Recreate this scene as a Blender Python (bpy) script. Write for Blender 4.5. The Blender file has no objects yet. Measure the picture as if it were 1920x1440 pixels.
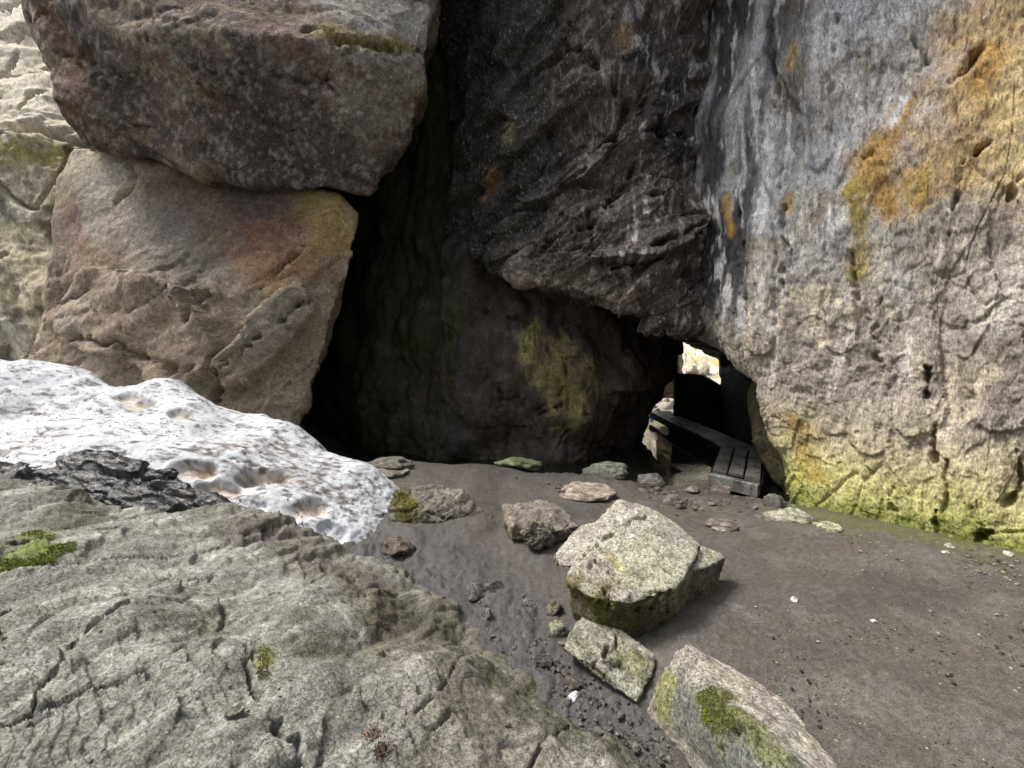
import bpy, bmesh, math, random
import numpy as np
from mathutils import Vector

# ------------------------------------------------------------------ camera, sky, sun, exposure
scene = bpy.context.scene
COL = scene.collection
F = 768.0                      # focal length in photograph pixels (1920 wide)
PITCH = math.radians(6.0)
CAM = np.array([0.0, 0.0, 1.75])
cam_data = bpy.data.cameras.new('camera')
cam_data.sensor_width = 36.0
cam_data.lens = 36.0 * F / 1920.0
cam_data.clip_start = 0.05
cam_data.clip_end = 2000.0
cam = bpy.data.objects.new('camera', cam_data)
COL.objects.link(cam)
cam.location = CAM.tolist()
cam.rotation_euler = (math.pi / 2 - PITCH, 0, 0)
scene.camera = cam

TO_SUN = Vector((-0.50, 0.02, 0.86)).normalized()
SUN_EL = math.asin(TO_SUN.z)
SUN_ROT = math.atan2(TO_SUN.x, TO_SUN.y)
world = bpy.data.worlds.new('World')
scene.world = world
world.use_nodes = True
wn = world.node_tree
wn.nodes.clear()
sky = wn.nodes.new('ShaderNodeTexSky')
sky.sky_type = 'NISHITA'
sky.sun_disc = False
sky.sun_elevation = SUN_EL
sky.sun_rotation = SUN_ROT
sky.air_density = 1.0
sky.dust_density = 4.0
sky.ozone_density = 1.0
bg = wn.nodes.new('ShaderNodeBackground')
bg.inputs['Strength'].default_value = 0.08
wo = wn.nodes.new('ShaderNodeOutputWorld')
hs = wn.nodes.new('ShaderNodeHueSaturation')
hs.inputs['Saturation'].default_value = 0.4          # thin cloud: a paler sky than the clear model
wn.links.new(sky.outputs[0], hs.inputs['Color'])
wn.links.new(hs.outputs[0], bg.inputs[0])
wn.links.new(bg.outputs[0], wo.inputs[0])
sun_data = bpy.data.lights.new('sun', 'SUN')
sun_data.energy = 1.5
sun_data.angle = math.radians(16)
sun_data.color = (1.0, 0.96, 0.9)
sun = bpy.data.objects.new('sun', sun_data)
COL.objects.link(sun)
sun.rotation_euler = (-TO_SUN).to_track_quat('-Z', 'Y').to_euler()
vs = scene.view_settings
vs.view_transform = 'Standard'
vs.look = 'None'
vs.exposure = 1.44
vs.gamma = 1.0
vs.use_curve_mapping = False

# ------------------------------------------------------------------ helpers: places
SP, CP = math.sin(PITCH), math.cos(PITCH)
FWD = np.array([0, CP, -SP]); UP = np.array([0, SP, CP]); RIGHT = np.array([1.0, 0, 0])
def ray(px, py):
    return FWD + RIGHT * ((px - 960.0) / F) + UP * ((720.0 - py) / F)
def P(px, py, d):
    return CAM + ray(px, py) * d
def Z(px, py, z):
    r = ray(px, py)
    return CAM + r * ((z - CAM[2]) / r[2])
def proj(V):
    q = V - CAM
    d = q @ FWD
    d = np.where(d < 0.05, 0.05, d)
    return 960 + F * q[:, 0] / d, 720 - F * (q @ UP) / d
def nearest(V, pts):
    x, y = proj(V)
    q = (V - CAM) @ FWD
    out = []
    for (a, b) in pts:
        e = (x - a) ** 2 + (y - b) ** 2 + np.where(q < 0.2, 1e9, 0)
        k = np.argmin(np.where(e < e.min() + 80, q, 1e9))
        out.append(V[k])
    return np.array(out)

# ------------------------------------------------------------------ helpers: noise (numpy)
f32 = np.float32
def _hash(ix, iy, iz, seed):
    n = (ix.astype(np.uint32) * np.uint32(374761393) + iy.astype(np.uint32) * np.uint32(668265263)
         + iz.astype(np.uint32) * np.uint32(1440662683) + np.uint32((seed * 974634777) & 0xffffffff))
    n = (n ^ (n >> np.uint32(13))) * np.uint32(1274126177)
    n = (n ^ (n >> np.uint32(15))) * np.uint32(2246822519)
    return n ^ (n >> np.uint32(16))
def perlin(p, seed=0):
    p = np.asarray(p, f32)
    fl = np.floor(p)
    i = fl.astype(np.int32)
    f = p - fl
    u = f * f * f * (f * (f * 6 - 15) + 10)
    res = None
    acc = np.zeros(len(p), f32)
    for dx in (0, 1):
        wx = u[:, 0] if dx else 1 - u[:, 0]
        for dy in (0, 1):
            wy = u[:, 1] if dy else 1 - u[:, 1]
            for dz in (0, 1):
                wz = u[:, 2] if dz else 1 - u[:, 2]
                h = _hash(i[:, 0] + dx, i[:, 1] + dy, i[:, 2] + dz, seed)
                gx = (h & np.uint32(1023)).astype(f32) * f32(2 / 1023) - 1
                gy = ((h >> np.uint32(10)) & np.uint32(1023)).astype(f32) * f32(2 / 1023) - 1
                gz = ((h >> np.uint32(20)) & np.uint32(1023)).astype(f32) * f32(2 / 1023) - 1
                acc += wx * wy * wz * (gx * (f[:, 0] - dx) + gy * (f[:, 1] - dy) + gz * (f[:, 2] - dz))
    return acc * f32(1.5)
def fbm(p, octaves=4, seed=0, rough=0.5, lac=2.03):
    a, s, t = 1.0, np.zeros(len(p), f32), 0.0
    q = np.asarray(p, f32)
    for k in range(octaves):
        s += a * perlin(q, seed + k * 17)
        t += a
        a *= rough
        q = q * lac + 3.7
    return s / t * 1.6
def ridged(p, octaves=3, seed=0):
    a, s = 1.0, np.zeros(len(p), f32)
    q = np.asarray(p, f32)
    for k in range(octaves):
        s += a * (1 - 2 * np.abs(perlin(q, seed + k * 13)))
        a *= 0.5
        q = q * 2.1 + 1.3
    return s / 1.9
def voronoi(q, seed=0):
    q = np.asarray(q, f32)
    b = np.floor(q - 0.5).astype(np.int32)
    n = len(q)
    F1 = np.full(n, 9.0, f32); F2 = np.full(n, 9.0, f32)
    H = np.zeros(n, np.uint32); Cc = np.zeros((n, 3), f32)
    for dx in (0, 1):
        for dy in (0, 1):
            for dz in (0, 1):
                c = b + np.array([dx, dy, dz], np.int32)
                h = _hash(c[:, 0], c[:, 1], c[:, 2], seed)
                ctr = np.empty((n, 3), f32)
                ctr[:, 0] = c[:, 0] + 0.5 + ((h & np.uint32(1023)).astype(f32) / 1023 - 0.5) * 0.9
                ctr[:, 1] = c[:, 1] + 0.5 + (((h >> np.uint32(10)) & np.uint32(1023)).astype(f32) / 1023 - 0.5) * 0.9
                ctr[:, 2] = c[:, 2] + 0.5 + (((h >> np.uint32(20)) & np.uint32(1023)).astype(f32) / 1023 - 0.5) * 0.9
                d = ((q - ctr) ** 2).sum(1)
                m = d < F1
                F2 = np.where(m, F1, np.minimum(F2, d))
                F1 = np.where(m, d, F1)
                H = np.where(m, h, H)
                Cc[m] = ctr[m]
    return np.sqrt(F1), np.sqrt(F2), H, Cc
def warp(q, amt, seed, freq=1.0):
    q = np.asarray(q, f32)
    return q + amt * np.stack([perlin(q * freq + 11.3, seed), perlin(q * freq + 27.1, seed + 1), perlin(q * freq + 41.9, seed + 2)], 1)
def facet(q, seed=0, tilt=0.8, w=0.16):
    """piecewise planar chips: every cell its own height and tilt"""
    q = warp(q, w, seed, 1.3)
    F1, F2, H, C = voronoi(q, seed)
    h2 = _hash(H.astype(np.int32), H.astype(np.int32) >> 3, H.astype(np.int32) >> 7, seed + 5)
    r = (h2 & np.uint32(1023)).astype(f32) / 1023 - 0.5
    t = np.stack([((h2 >> np.uint32(s)) & np.uint32(127)).astype(f32) / 127 - 0.5 for s in (10, 17, 24)], 1)
    return r + tilt * ((q - C) * t).sum(1), F2 - F1
def chip(q, seed=0, k=1.1, t=1.5, w=.05):
    """continuous surface of flat chips that meet in crisp edges (upper envelope of tilted planes)"""
    q = warp(q, w, seed, 1.7) if w else np.asarray(q, f32)
    b = np.floor(q - 0.5).astype(np.int32)
    best = np.full(len(q), -9.0, f32)
    for dx in (0, 1):
        for dy in (0, 1):
            for dz in (0, 1):
                c = b + np.array([dx, dy, dz], np.int32)
                h = _hash(c[:, 0], c[:, 1], c[:, 2], seed)
                h2 = _hash(c[:, 2], c[:, 0], c[:, 1], seed + 31)
                e = np.zeros(len(q), f32); g = np.zeros(len(q), f32)
                for a in range(3):
                    dq = q[:, a] - (c[:, a] + 0.5 + (((h >> np.uint32(10 * a)) & np.uint32(1023)).astype(f32) / 1023 - 0.5) * 0.8)
                    e += dq * dq
                    g += dq * ((((h2 >> np.uint32(8 * a)) & np.uint32(255)).astype(f32) / 255 - 0.5) * t)
                best = np.maximum(best, g - k * e + ((h2 >> np.uint32(24)).astype(f32) / 255 - .5) * .5)
    return best + f32(.18)
def crackline(q, seed=0, width=0.08, w=0.5):
    q = warp(q, w, seed, 1.1)
    F1, F2, H, C = voronoi(q, seed)
    return np.clip(1 - (F2 - F1) / width, 0, 1)
def sm(a, b, x):
    t = np.clip((x - a) / (b - a), 0, 1)
    return t * t * (3 - 2 * t)
def basis(axis_stretch, yaw=0.0, tilt=0.0):
    """matrix that squeezes space along a tilted bedding direction"""
    c, s = math.cos(yaw), math.sin(yaw)
    Rz = np.array([[c, s, 0], [-s, c, 0], [0, 0, 1]])
    c, s = math.cos(tilt), math.sin(tilt)
    Ry = np.array([[c, 0, s], [0, 1, 0], [-s, 0, c]])
    return (np.diag(axis_stretch) @ Ry @ Rz).T
def polydist(p, pts):
    pts = np.asarray(pts, float)
    best = np.full(len(p), 1e9)
    if len(pts) == 1:
        return np.sqrt(((p - pts[0]) ** 2).sum(1))
    for a, b in zip(pts[:-1], pts[1:]):
        ab = b - a
        t = np.clip(((p - a) @ ab) / max(ab @ ab, 1e-9), 0, 1)
        best = np.minimum(best, ((p - a - t[:, None] * ab) ** 2).sum(1))
    return np.sqrt(best)
def lay(col, c, m):
    return col + (np.asarray(c, f32) - col) * np.clip(m, 0, 1)[:, None].astype(f32)
class Paint:
    """ragged stains and cracks on a surface, anchored to points of that surface"""
    def __init__(self, V, seed, freq=2.0):
        self.V = V
        self.W = np.stack([fbm(V * freq + 5 * k, 5, seed + k, .6) for k in range(3)], 1)
        self.b = fbm(V * freq * 7, 4, seed + 7, .65)
        self.c = fbm(V * freq * 1.7, 3, seed + 9)
    def blot(self, pts, r, broken=.7):
        m = sm(r * 1.55, r * .25, polydist(self.V + self.W * r * 1.1, nearest(self.V, pts)) + self.b * r * .4)
        return m * (1 - broken + broken * sm(-.4, .25, self.b + m * .3))
    def crack(self, pts, r, wig=2.6):
        w = np.clip(.8 + .9 * self.c, .3, 1.3)
        d = polydist(self.V + self.W * r * wig, nearest(self.V, pts)) / w
        return sm(r, r * .15, d) * np.clip(w, 0, 1)
def blur_grid(d, nv, nu, times=1):
    d = d.reshape(nv, nu)
    for _ in range(times):
        p = np.pad(d, 1, mode='edge')
        d = .36 * d + .11 * (p[:-2, 1:-1] + p[2:, 1:-1] + p[1:-1, :-2] + p[1:-1, 2:]) + .05 * (p[:-2, :-2] + p[2:, 2:] + p[2:, :-2] + p[:-2, 2:])
    return d.ravel()
def rbf(pts):
    pts = np.asarray(pts, float)
    c = 0.25
    D = np.sqrt(((pts[:, None, :2] - pts[None, :, :2]) ** 2).sum(2) + c * c)
    A = np.zeros((len(pts) + 1, len(pts) + 1))
    A[:-1, :-1] = D - np.eye(len(pts)) * 0.02
    A[-1, :-1] = A[:-1, -1] = 1
    w = np.linalg.solve(A, np.append(pts[:, 2], 0))
    def ev(x, y):
        out = np.full(x.shape, w[-1])
        for k in range(len(pts)):
            out += w[k] * np.sqrt((x - pts[k, 0]) ** 2 + (y - pts[k, 1]) ** 2 + c * c)
        return out
    return ev

# ------------------------------------------------------------------ helpers: meshes
def fast_mesh(name, V, polys, col=None, smooth=True):
    """polys: list of int arrays (n,3) or (n,4)"""
    me = bpy.data.meshes.new(name)
    polys = [np.asarray(q, np.int32) for q in polys if len(q)]
    loops = np.concatenate([q.ravel() for q in polys])
    tot = np.concatenate([np.full(len(q), q.shape[1], np.int32) for q in polys])
    start = np.concatenate([[0], np.cumsum(tot)[:-1]]).astype(np.int32)
    me.vertices.add(len(V)); me.vertices.foreach_set('co', np.asarray(V, f32).ravel())
    me.loops.add(len(loops)); me.loops.foreach_set('vertex_index', loops)
    me.polygons.add(len(tot)); me.polygons.foreach_set('loop_start', start); me.polygons.foreach_set('loop_total', tot)
    me.update(calc_edges=True)
    me.polygons.foreach_set('use_smooth', np.full(len(tot), smooth, bool))
    if col is not None:
        a = me.color_attributes.new('Col', 'FLOAT_COLOR', 'POINT')
        c = np.ones((len(V), 4), f32)
        c[:, :col.shape[1]] = col
        a.data.foreach_set('color', c.ravel())
    me.validate()
    return me
def put(name, me, mat, parent=None, label=None, category=None, group=None, kind=None):
    o = bpy.data.objects.new(name, me)
    COL.objects.link(o)
    if me is not None and mat is not None and not me.materials:
        me.materials.append(mat)
    if parent is not None:
        o.parent = parent
    for k, v in (('label', label), ('category', category), ('group', group), ('kind', kind)):
        if v is not None:
            o[k] = v
    return o
def rebase(o):
    """move the origin of a finished mesh to the middle of its base"""
    me = o.data
    n = len(me.vertices)
    co = np.empty(n * 3, f32); me.vertices.foreach_get('co', co); co = co.reshape(-1, 3)
    b = np.array([(co[:, 0].min() + co[:, 0].max()) / 2, (co[:, 1].min() + co[:, 1].max()) / 2, co[:, 2].min()])
    me.vertices.foreach_set('co', (co - b).astype(f32).ravel())
    me.update()
    o.location = b.tolist()
    return o
def mesh_arrays(me):
    n = len(me.vertices)
    co = np.empty(n * 3, f32); me.vertices.foreach_get('co', co)
    no = np.empty(n * 3, f32); me.vertices.foreach_get('normal', no)
    return co.reshape(-1, 3), no.reshape(-1, 3)
def set_verts(me, V, col=None):
    me.vertices.foreach_set('co', np.asarray(V, f32).ravel())
    if col is not None:
        a = me.color_attributes.get('Col') or me.color_attributes.new('Col', 'FLOAT_COLOR', 'POINT')
        c = np.ones((len(V), 4), f32); c[:, :col.shape[1]] = col
        a.data.foreach_set('color', c.ravel())
    me.update()
def crom(C, n):
    """Catmull-Rom along axis 0"""
    k = len(C)
    t = np.linspace(0, k - 1, n)
    i = np.minimum(t.astype(int), k - 2)
    f = (t - i).reshape((-1,) + (1,) * (C.ndim - 1))
    E = np.concatenate([(2 * C[0] - C[1])[None], C, (2 * C[-1] - C[-2])[None]])
    a, b, c, d = E[i], E[i + 1], E[i + 2], E[i + 3]
    return 0.5 * (2 * b + (c - a) * f + (2 * a - 5 * b + 4 * c - d) * f * f + (3 * b - a - 3 * c + d) * f ** 3)
def grid_quads(nv, nu):
    i = np.arange(nv * nu).reshape(nv, nu)
    return np.stack([i[:-1, :-1], i[:-1, 1:], i[1:, 1:], i[1:, :-1]], 2).reshape(-1, 4)
def grid_normals(G):
    du = np.gradient(G, axis=1); dv = np.gradient(G, axis=0)
    n = np.cross(du, dv)
    return n / np.maximum(np.linalg.norm(n, axis=2, keepdims=True), 1e-9)
def close_back(G, back):
    """closed solid: the front sheet, side walls and a coarse back sheet"""
    nv, nu = G.shape[:2]
    V = G.reshape(-1, 3)
    i = np.arange(nv * nu).reshape(nv, nu)
    ring = np.concatenate([i[0, :-1], i[:-1, -1], i[-1, :0:-1], i[:0:-1, 0]])
    B = V[ring] + back
    cen = B.mean(0)[None]
    n0 = len(V)
    k = np.arange(len(ring)); k2 = (k + 1) % len(ring)
    side = np.stack([ring[k2], ring[k], n0 + k, n0 + k2], 1)
    fan = np.stack([n0 + k2, n0 + k, np.full(len(k), n0 + len(ring))], 1)
    return np.concatenate([V, B, cen]), [grid_quads(nv, nu), side, fan], n0

def patch(ctrl, nu, nv):
    C = np.array([[P(*c) for c in row] for row in ctrl])
    G = crom(C, nv)
    G = crom(G.transpose(1, 0, 2), nu).transpose(1, 0, 2)
    return G

_bmtmp = None
def hull_bm(bm, pts):
    b = bmesh.new()
    for p in pts:
        b.verts.new(p)
    r = bmesh.ops.convex_hull(b, input=b.verts[:])
    bad = [v for v in b.verts if not v.link_faces]
    bmesh.ops.delete(b, geom=bad, context='VERTS')
    bmesh.ops.recalc_face_normals(b, faces=b.faces[:])
    me = bpy.data.meshes.new('tmp')
    b.to_mesh(me); b.free()
    bm.from_mesh(me)
    bpy.data.meshes.remove(me)
def remeshed(hulls, voxel, smooth=2):
    bm = bmesh.new()
    for h in hulls:
        hull_bm(bm, h)
    me = bpy.data.meshes.new('tmp'); bm.to_mesh(me); bm.free()
    o = bpy.data.objects.new('tmp', me); COL.objects.link(o)
    m = o.modifiers.new('r', 'REMESH'); m.mode = 'VOXEL'; m.voxel_size = voxel
    if smooth:
        s = o.modifiers.new('s', 'SMOOTH'); s.factor = 0.5; s.iterations = smooth
    dg = bpy.context.evaluated_depsgraph_get()
    ev = o.evaluated_get(dg)
    out = bpy.data.meshes.new_from_object(ev)
    bpy.data.objects.remove(o); bpy.data.meshes.remove(me)
    out.polygons.foreach_set('use_smooth', np.ones(len(out.polygons), bool))
    return out
def ico(level):
    b = bmesh.new()
    bmesh.ops.create_icosphere(b, subdivisions=level, radius=1)
    V = np.array([v.co[:] for v in b.verts], f32)
    T = np.array([[v.index for v in f.verts] for f in b.faces], np.int32)
    b.free()
    return V, T
_ICO = {}
def icos(level):
    if level not in _ICO:
        _ICO[level] = ico(level)
    return _ICO[level]
def chunk(rng, level, planes=13, rough=0.12, fine=0.05, sharp=0.9):
    """an angular unit stone: a ball cut by random planes, then roughened"""
    D, T = icos(level)
    N = rng.normal(size=(planes, 3)); N /= np.linalg.norm(N, axis=1)[:, None]
    h = rng.uniform(0.55, 1.0, planes)
    r = np.full(len(D), 1.15, f32)
    for n, k in zip(N, h):
        c = D @ n.astype(f32)
        r = np.minimum(r, np.where(c > 0.05, k / np.maximum(c, 0.05), 9))
    V = D * r[:, None]
    s = int(rng.integers(1e6))
    e = fbm(V * 2.2 + s % 97, 3, s) * rough + fbm(V * 7 + s % 89, 3, s + 9) * fine
    fa, fe = facet(V * 2.4 + s % 71, s + 3)
    V = V * (1 + e * .45 + fa * 0.04 + chip(V * 2.2 + s % 71, s + 4) * .22)[:, None]
    return V, T

# ------------------------------------------------------------------ materials
def nodes_of(name):
    m = bpy.data.materials.new(name)
    m.use_nodes = True
    nt = m.node_tree
    nt.nodes.clear()
    out = nt.nodes.new('ShaderNodeOutputMaterial')
    b = nt.nodes.new('ShaderNodeBsdfPrincipled')
    nt.links.new(b.outputs[0], out.inputs[0])
    return m, nt, b
def rock_mat(name, rough=0.85, spec=0.3, var=0.55, grain=1.0, bump=0.6, stretch=(1, 1, 1), speck=0.0, speck_col=(0.6, 0.6, 0.56), bdist=0.02, wet=False, pits=0.45):
    m, nt, b = nodes_of(name)
    L = nt.links.new
    geo = nt.nodes.new('ShaderNodeNewGeometry')
    mp = nt.nodes.new('ShaderNodeMapping'); mp.inputs['Scale'].default_value = stretch
    L(geo.outputs['Position'], mp.inputs['Vector'])
    at = nt.nodes.new('ShaderNodeAttribute'); at.attribute_name = 'Col'
    def noise(scale, detail, r, src=mp):
        n = nt.nodes.new('ShaderNodeTexNoise')
        n.inputs['Scale'].default_value = scale * grain
        n.inputs['Detail'].default_value = detail
        n.inputs['Roughness'].default_value = r
        L(src.outputs[0], n.inputs['Vector'])
        return n
    n1 = noise(14, 8, 0.7)
    n2 = noise(70, 5, 0.7)
    r1 = nt.nodes.new('ShaderNodeMapRange')
    r1.inputs['From Min'].default_value = 0.36; r1.inputs['From Max'].default_value = 0.64
    r1.inputs['To Min'].default_value = 1 - var * .6; r1.inputs['To Max'].default_value = 1 + var * .6
    L(n1.outputs['Fac'], r1.inputs['Value'])
    r2 = nt.nodes.new('ShaderNodeMapRange')
    r2.inputs['From Min'].default_value = 0.36; r2.inputs['From Max'].default_value = 0.64
    r2.inputs['To Min'].default_value = 1 - var * 0.9; r2.inputs['To Max'].default_value = 1 + var * 0.9
    L(n2.outputs['Fac'], r2.inputs['Value'])
    mu = nt.nodes.new('ShaderNodeMath'); mu.operation = 'MULTIPLY'
    L(r1.outputs[0], mu.inputs[0]); L(r2.outputs[0], mu.inputs[1])
    vm = nt.nodes.new('ShaderNodeVectorMath'); vm.operation = 'SCALE'
    L(at.outputs['Color'], vm.inputs[0]); L(mu.outputs[0], vm.inputs['Scale'])
    colour = vm.outputs[0]
    nd = noise(42, 7, 0.75)
    rd = nt.nodes.new('ShaderNodeMapRange')
    rd.inputs['From Min'].default_value = 0.40; rd.inputs['From Max'].default_value = 0.47
    rd.inputs['To Min'].default_value = 1 - pits; rd.inputs['To Max'].default_value = 1
    L(nd.outputs['Fac'], rd.inputs['Value'])
    vd = nt.nodes.new('ShaderNodeVectorMath'); vd.operation = 'SCALE'
    L(colour, vd.inputs[0]); L(rd.outputs[0], vd.inputs['Scale'])
    colour = vd.outputs[0]
    if speck > 0:
        n3 = noise(34, 6, 0.7)
        r3 = nt.nodes.new('ShaderNodeMapRange')
        r3.inputs['From Min'].default_value = 0.56; r3.inputs['From Max'].default_value = 0.66
        r3.inputs['To Max'].default_value = speck
        L(n3.outputs['Fac'], r3.inputs['Value'])
        mx = nt.nodes.new('ShaderNodeMix'); mx.data_type = 'RGBA'
        L(r3.outputs[0], mx.inputs['Factor']); L(colour, mx.inputs[6]); mx.inputs[7].default_value = (*speck_col, 1)
        colour = mx.outputs[2]
    L(colour, b.inputs['Base Color'])
    n4 = noise(9, 12, 0.72)
    n5 = noise(60, 6, 0.65)
    ad = nt.nodes.new('ShaderNodeMath'); ad.operation = 'MULTIPLY_ADD'
    L(n5.outputs['Fac'], ad.inputs[0]); ad.inputs[1].default_value = 0.25; L(n4.outputs['Fac'], ad.inputs[2])
    pa = nt.nodes.new('ShaderNodeMath'); pa.operation = 'MULTIPLY_ADD'
    L(rd.outputs[0], pa.inputs[0]); pa.inputs[1].default_value = 0.25 * (pits > 0); L(ad.outputs[0], pa.inputs[2])
    ad = pa
    bp = nt.nodes.new('ShaderNodeBump')
    bp.inputs['Strength'].default_value = bump
    bp.inputs['Distance'].default_value = bdist
    L(ad.outputs[0], bp.inputs['Height'])
    L(bp.outputs[0], b.inputs['Normal'])
    b.inputs['Roughness'].default_value = rough
    b.inputs['Specular IOR Level'].default_value = spec
    if wet:
        rr = nt.nodes.new('ShaderNodeMapRange')
        rr.inputs['From Min'].default_value = 0.35; rr.inputs['From Max'].default_value = 0.65
        rr.inputs['To Min'].default_value = rough - 0.25; rr.inputs['To Max'].default_value = min(1, rough + 0.2)
        L(n1.outputs['Fac'], rr.inputs['Value']); L(rr.outputs[0], b.inputs['Roughness'])
    return m

M_WALL = rock_mat('limestone_wall', 0.85, 0.25, 0.36, 1.4, 1.0, (1, 1, 0.36), 0.0, bdist=.035, pits=.40)
M_ROCK = rock_mat('boulder_stone', 0.85, 0.25, 0.5, 1.3, 1.0, bdist=0.025)
M_SLAB = rock_mat('grey_slab_stone', 0.85, 0.25, 0.5, 2.0, 1.0, bdist=0.014)
M_DARK = rock_mat('dark_speckled_rock', 0.6, 0.45, 0.7, 0.9, 1.0, (1, 1, 0.5), 0.7, (0.42, 0.40, 0.37), bdist=.03, wet=True)
M_CAVE = rock_mat('damp_cave_rock', 0.7, 0.35, 0.6, 0.9, 0.9, (1, 1, 0.5), wet=True)
M_OVER = rock_mat('lichen_boulder_rock', 0.85, 0.25, 0.7, 1.7, 1.0, (1, 1, 1), 0.6, (0.50, 0.44, 0.32), bdist=.03)
M_WET = rock_mat('wet_black_rock', 0.3, 0.6, 0.5, 1.6, 0.6, (0.6, 0.6, 1.2), wet=True)
M_SNOW = rock_mat('old_snow', 0.8, 0.2, 0.16, 1.2, 0.8, bdist=0.016, pits=.15)
_sb = [n for n in M_SNOW.node_tree.nodes if n.type == 'BSDF_PRINCIPLED'][0]
_sb.inputs['Subsurface Weight'].default_value = 0.35
_sb.inputs['Subsurface Radius'].default_value = (0.8, 0.9, 1.0)
_sb.inputs['Subsurface Scale'].default_value = 0.03
M_SOIL = rock_mat('trodden_soil', 0.68, 0.35, 0.4, 2.2, 0.9, bdist=0.011, speck=0.16, speck_col=(0.28, 0.26, 0.23), wet=True, pits=.35)
M_WOOD = rock_mat('weathered_wood', 0.42, 0.6, 0.6, 0.9, 0.6, bdist=0.006, wet=True, pits=0.0)
M_BEAM = rock_mat('shade_black_beam', 0.9, 0.1, 0.4, 1.0, 0.5, bdist=.006, pits=0.0)  # near-black beam sides: their shade is put into the colour
M_LEAF = rock_mat('moss_leaf', 0.8, 0.2, 0.3, 3, 0.1)

# ------------------------------------------------------------------ ground
gpts = [Z(*p) for p in [
    (1900, 1400, 0), (1600, 1400, 0), (1700, 1200, .02), (1920, 1060, .08), (1750, 1020, .06), (1560, 980, .02), (1480, 945, -.05),
    (1420, 938, -.14), (1300, 916, -.17), (1200, 906, -.1), (1100, 892, 0), (1000, 882, .08), (900, 872, .15), (800, 868, .2), (740, 862, .22), (680, 872, .25),
    (850, 905, .18), (950, 920, .1), (1150, 940, -.02), (1300, 960, -.03), (830, 1000, .05), (780, 1020, .02), (950, 1050, -.02),
    (900, 1100, -.05), (1000, 1180, -.1), (1120, 1240, -.13), (1250, 1360, -.15), (1350, 1440, -.15), (1450, 1200, -.02), (1370, 1150, -.02)]]
gpts += [np.array(p, float) for p in [
    (0, 6.2, -.55), (-1, 6.2, -.75), (-2, 6.2, -.7), (-1.5, 7.5, -1.2), (1.5, 6.1, -.42), (2.3, 6.0, -.45), (3, 6.5, -.6), (0, 8, -1.1), (2.5, 8, -.7), (3.2, 9.5, -.6), (4.2, 5.6, -.5), (3.3, 11, -.36), (3.6, 12.5, .0),
    (3.5, 15, .3), (6, 14, .4), (0, 13, .3), (-3, 5, .2), (-5, 5, .3), (-3, 3, 0), (-2, 1, -.1), (2, 0, 0), (0, 0, -.05), (4, 1, .05),
    (0, -20, 0), (40, 0, .2), (-40, 0, .2), (0, 60, 1), (40, 60, 1), (-40, 60, 1)]]
ground_z = rbf(gpts)
def mixed_rows(parts):
    return np.unique(np.concatenate(parts))
yy = mixed_rows([np.array([-60, -30, -12, -5, -2, -0.6, 0.1, 0.5]), np.geomspace(0.9, 14, 370), np.geomspace(14.5, 400, 14)])
uu = mixed_rows([-np.geomspace(1.34, 9, 14), np.linspace(-1.0, 1.32, 480), np.geomspace(1.34, 9, 14), np.linspace(-1.32, -1.0, 20)])
Y, U = np.meshgrid(yy, uu, indexing='ij')
X = U * np.maximum(Y, 0.9)
X = np.where(Y < 0.5, U * 0.9 * (1 + (0.5 - Y) * 0.6), X)
Zg = ground_z(X, Y)
G = np.stack([X, Y, Zg], 2).reshape(-1, 3)
near = sm(16, 9, G[:, 1])
slab_line = np.array([Z(650, 1030, 0), Z(760, 1070, 0), Z(870, 1150, -.1), Z(1000, 1270, -.15), Z(1100, 1370, -.15), Z(1250, 1500, -.15)])[:, :2]
gully = sm(0.75, 0.25, polydist(np.c_[G[:, :2], np.zeros(len(G))], np.c_[slab_line, np.zeros(len(slab_line))]))
bank = sm(0.5, 0.15, polydist(np.c_[G[:, :2], np.zeros(len(G))], np.c_[np.array([Z(x, y, -.1) for x, y in [(1050, 900), (1200, 908), (1300, 925), (1420, 945), (1480, 952)]])[:, :2], np.zeros(5)]))
rough_m = np.clip(gully + bank * 0.8, 0, 1)
q = G * np.array([1, 1, 0])
dz = fbm(q * 1.3, 3, 5) * 0.04 + fbm(q * 5, 4, 6) * (0.008 + 0.014 * rough_m)
fa, fe = facet(q * 14, 8)
dz += np.maximum(fa, -0.1) * (0.004 + 0.03 * rough_m)
dz += fbm(q * 28, 3, 9) * (0.003 + 0.008 * rough_m)
for (bx, by, br) in [(*Z(1190, 1165, -.05)[:2], .52), (*Z(1010, 1005, 0)[:2], .36), (*Z(830, 975, .05)[:2], .5)]:
    rr = np.hypot(G[:, 0] - bx, G[:, 1] - by)
    dz += .035 * sm(br * 1.25, br * .6, rr + fbm(q * 3, 3, 27) * .15)
G[:, 2] += dz * near
col = np.tile(np.array([0.094, 0.085, 0.074], f32), (len(G), 1))
n1 = fbm(q * 0.9, 4, 21); n2 = fbm(q * 5, 4, 22); n3 = fbm(q * 22, 3, 23)
col = lay(col, (0.112, 0.097, 0.082), sm(-.1, .5, n1))
col = lay(col, (0.085, 0.08, 0.078), sm(0.05, .6, n2 * 0.6 + gully * 0.7))
path = sm(-.2, 1.5, G[:, 0])
col = lay(col, (0.145, 0.136, 0.118), path * sm(-.1, .5, n2 * .6 + fbm(q * 2.1, 3, 25) * .7) * 0.75)
col = lay(col, (0.07, 0.06, 0.054), sm(.15, .55, fbm(q * 1.7 + 7, 4, 26)) * .6)
wallbase = np.array([Z(x, y, 0) for x, y in [(1500, 955), (1600, 985), (1750, 1015), (1920, 1045), (2100, 1075)]])
wb = polydist(np.c_[G[:, :2], np.zeros(len(G))], np.c_[wallbase[:, :2], np.zeros(5)])
col = lay(col, (0.13, 0.135, 0.05), sm(.45, .0, wb + n2 * .25) * 0.75)
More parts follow.
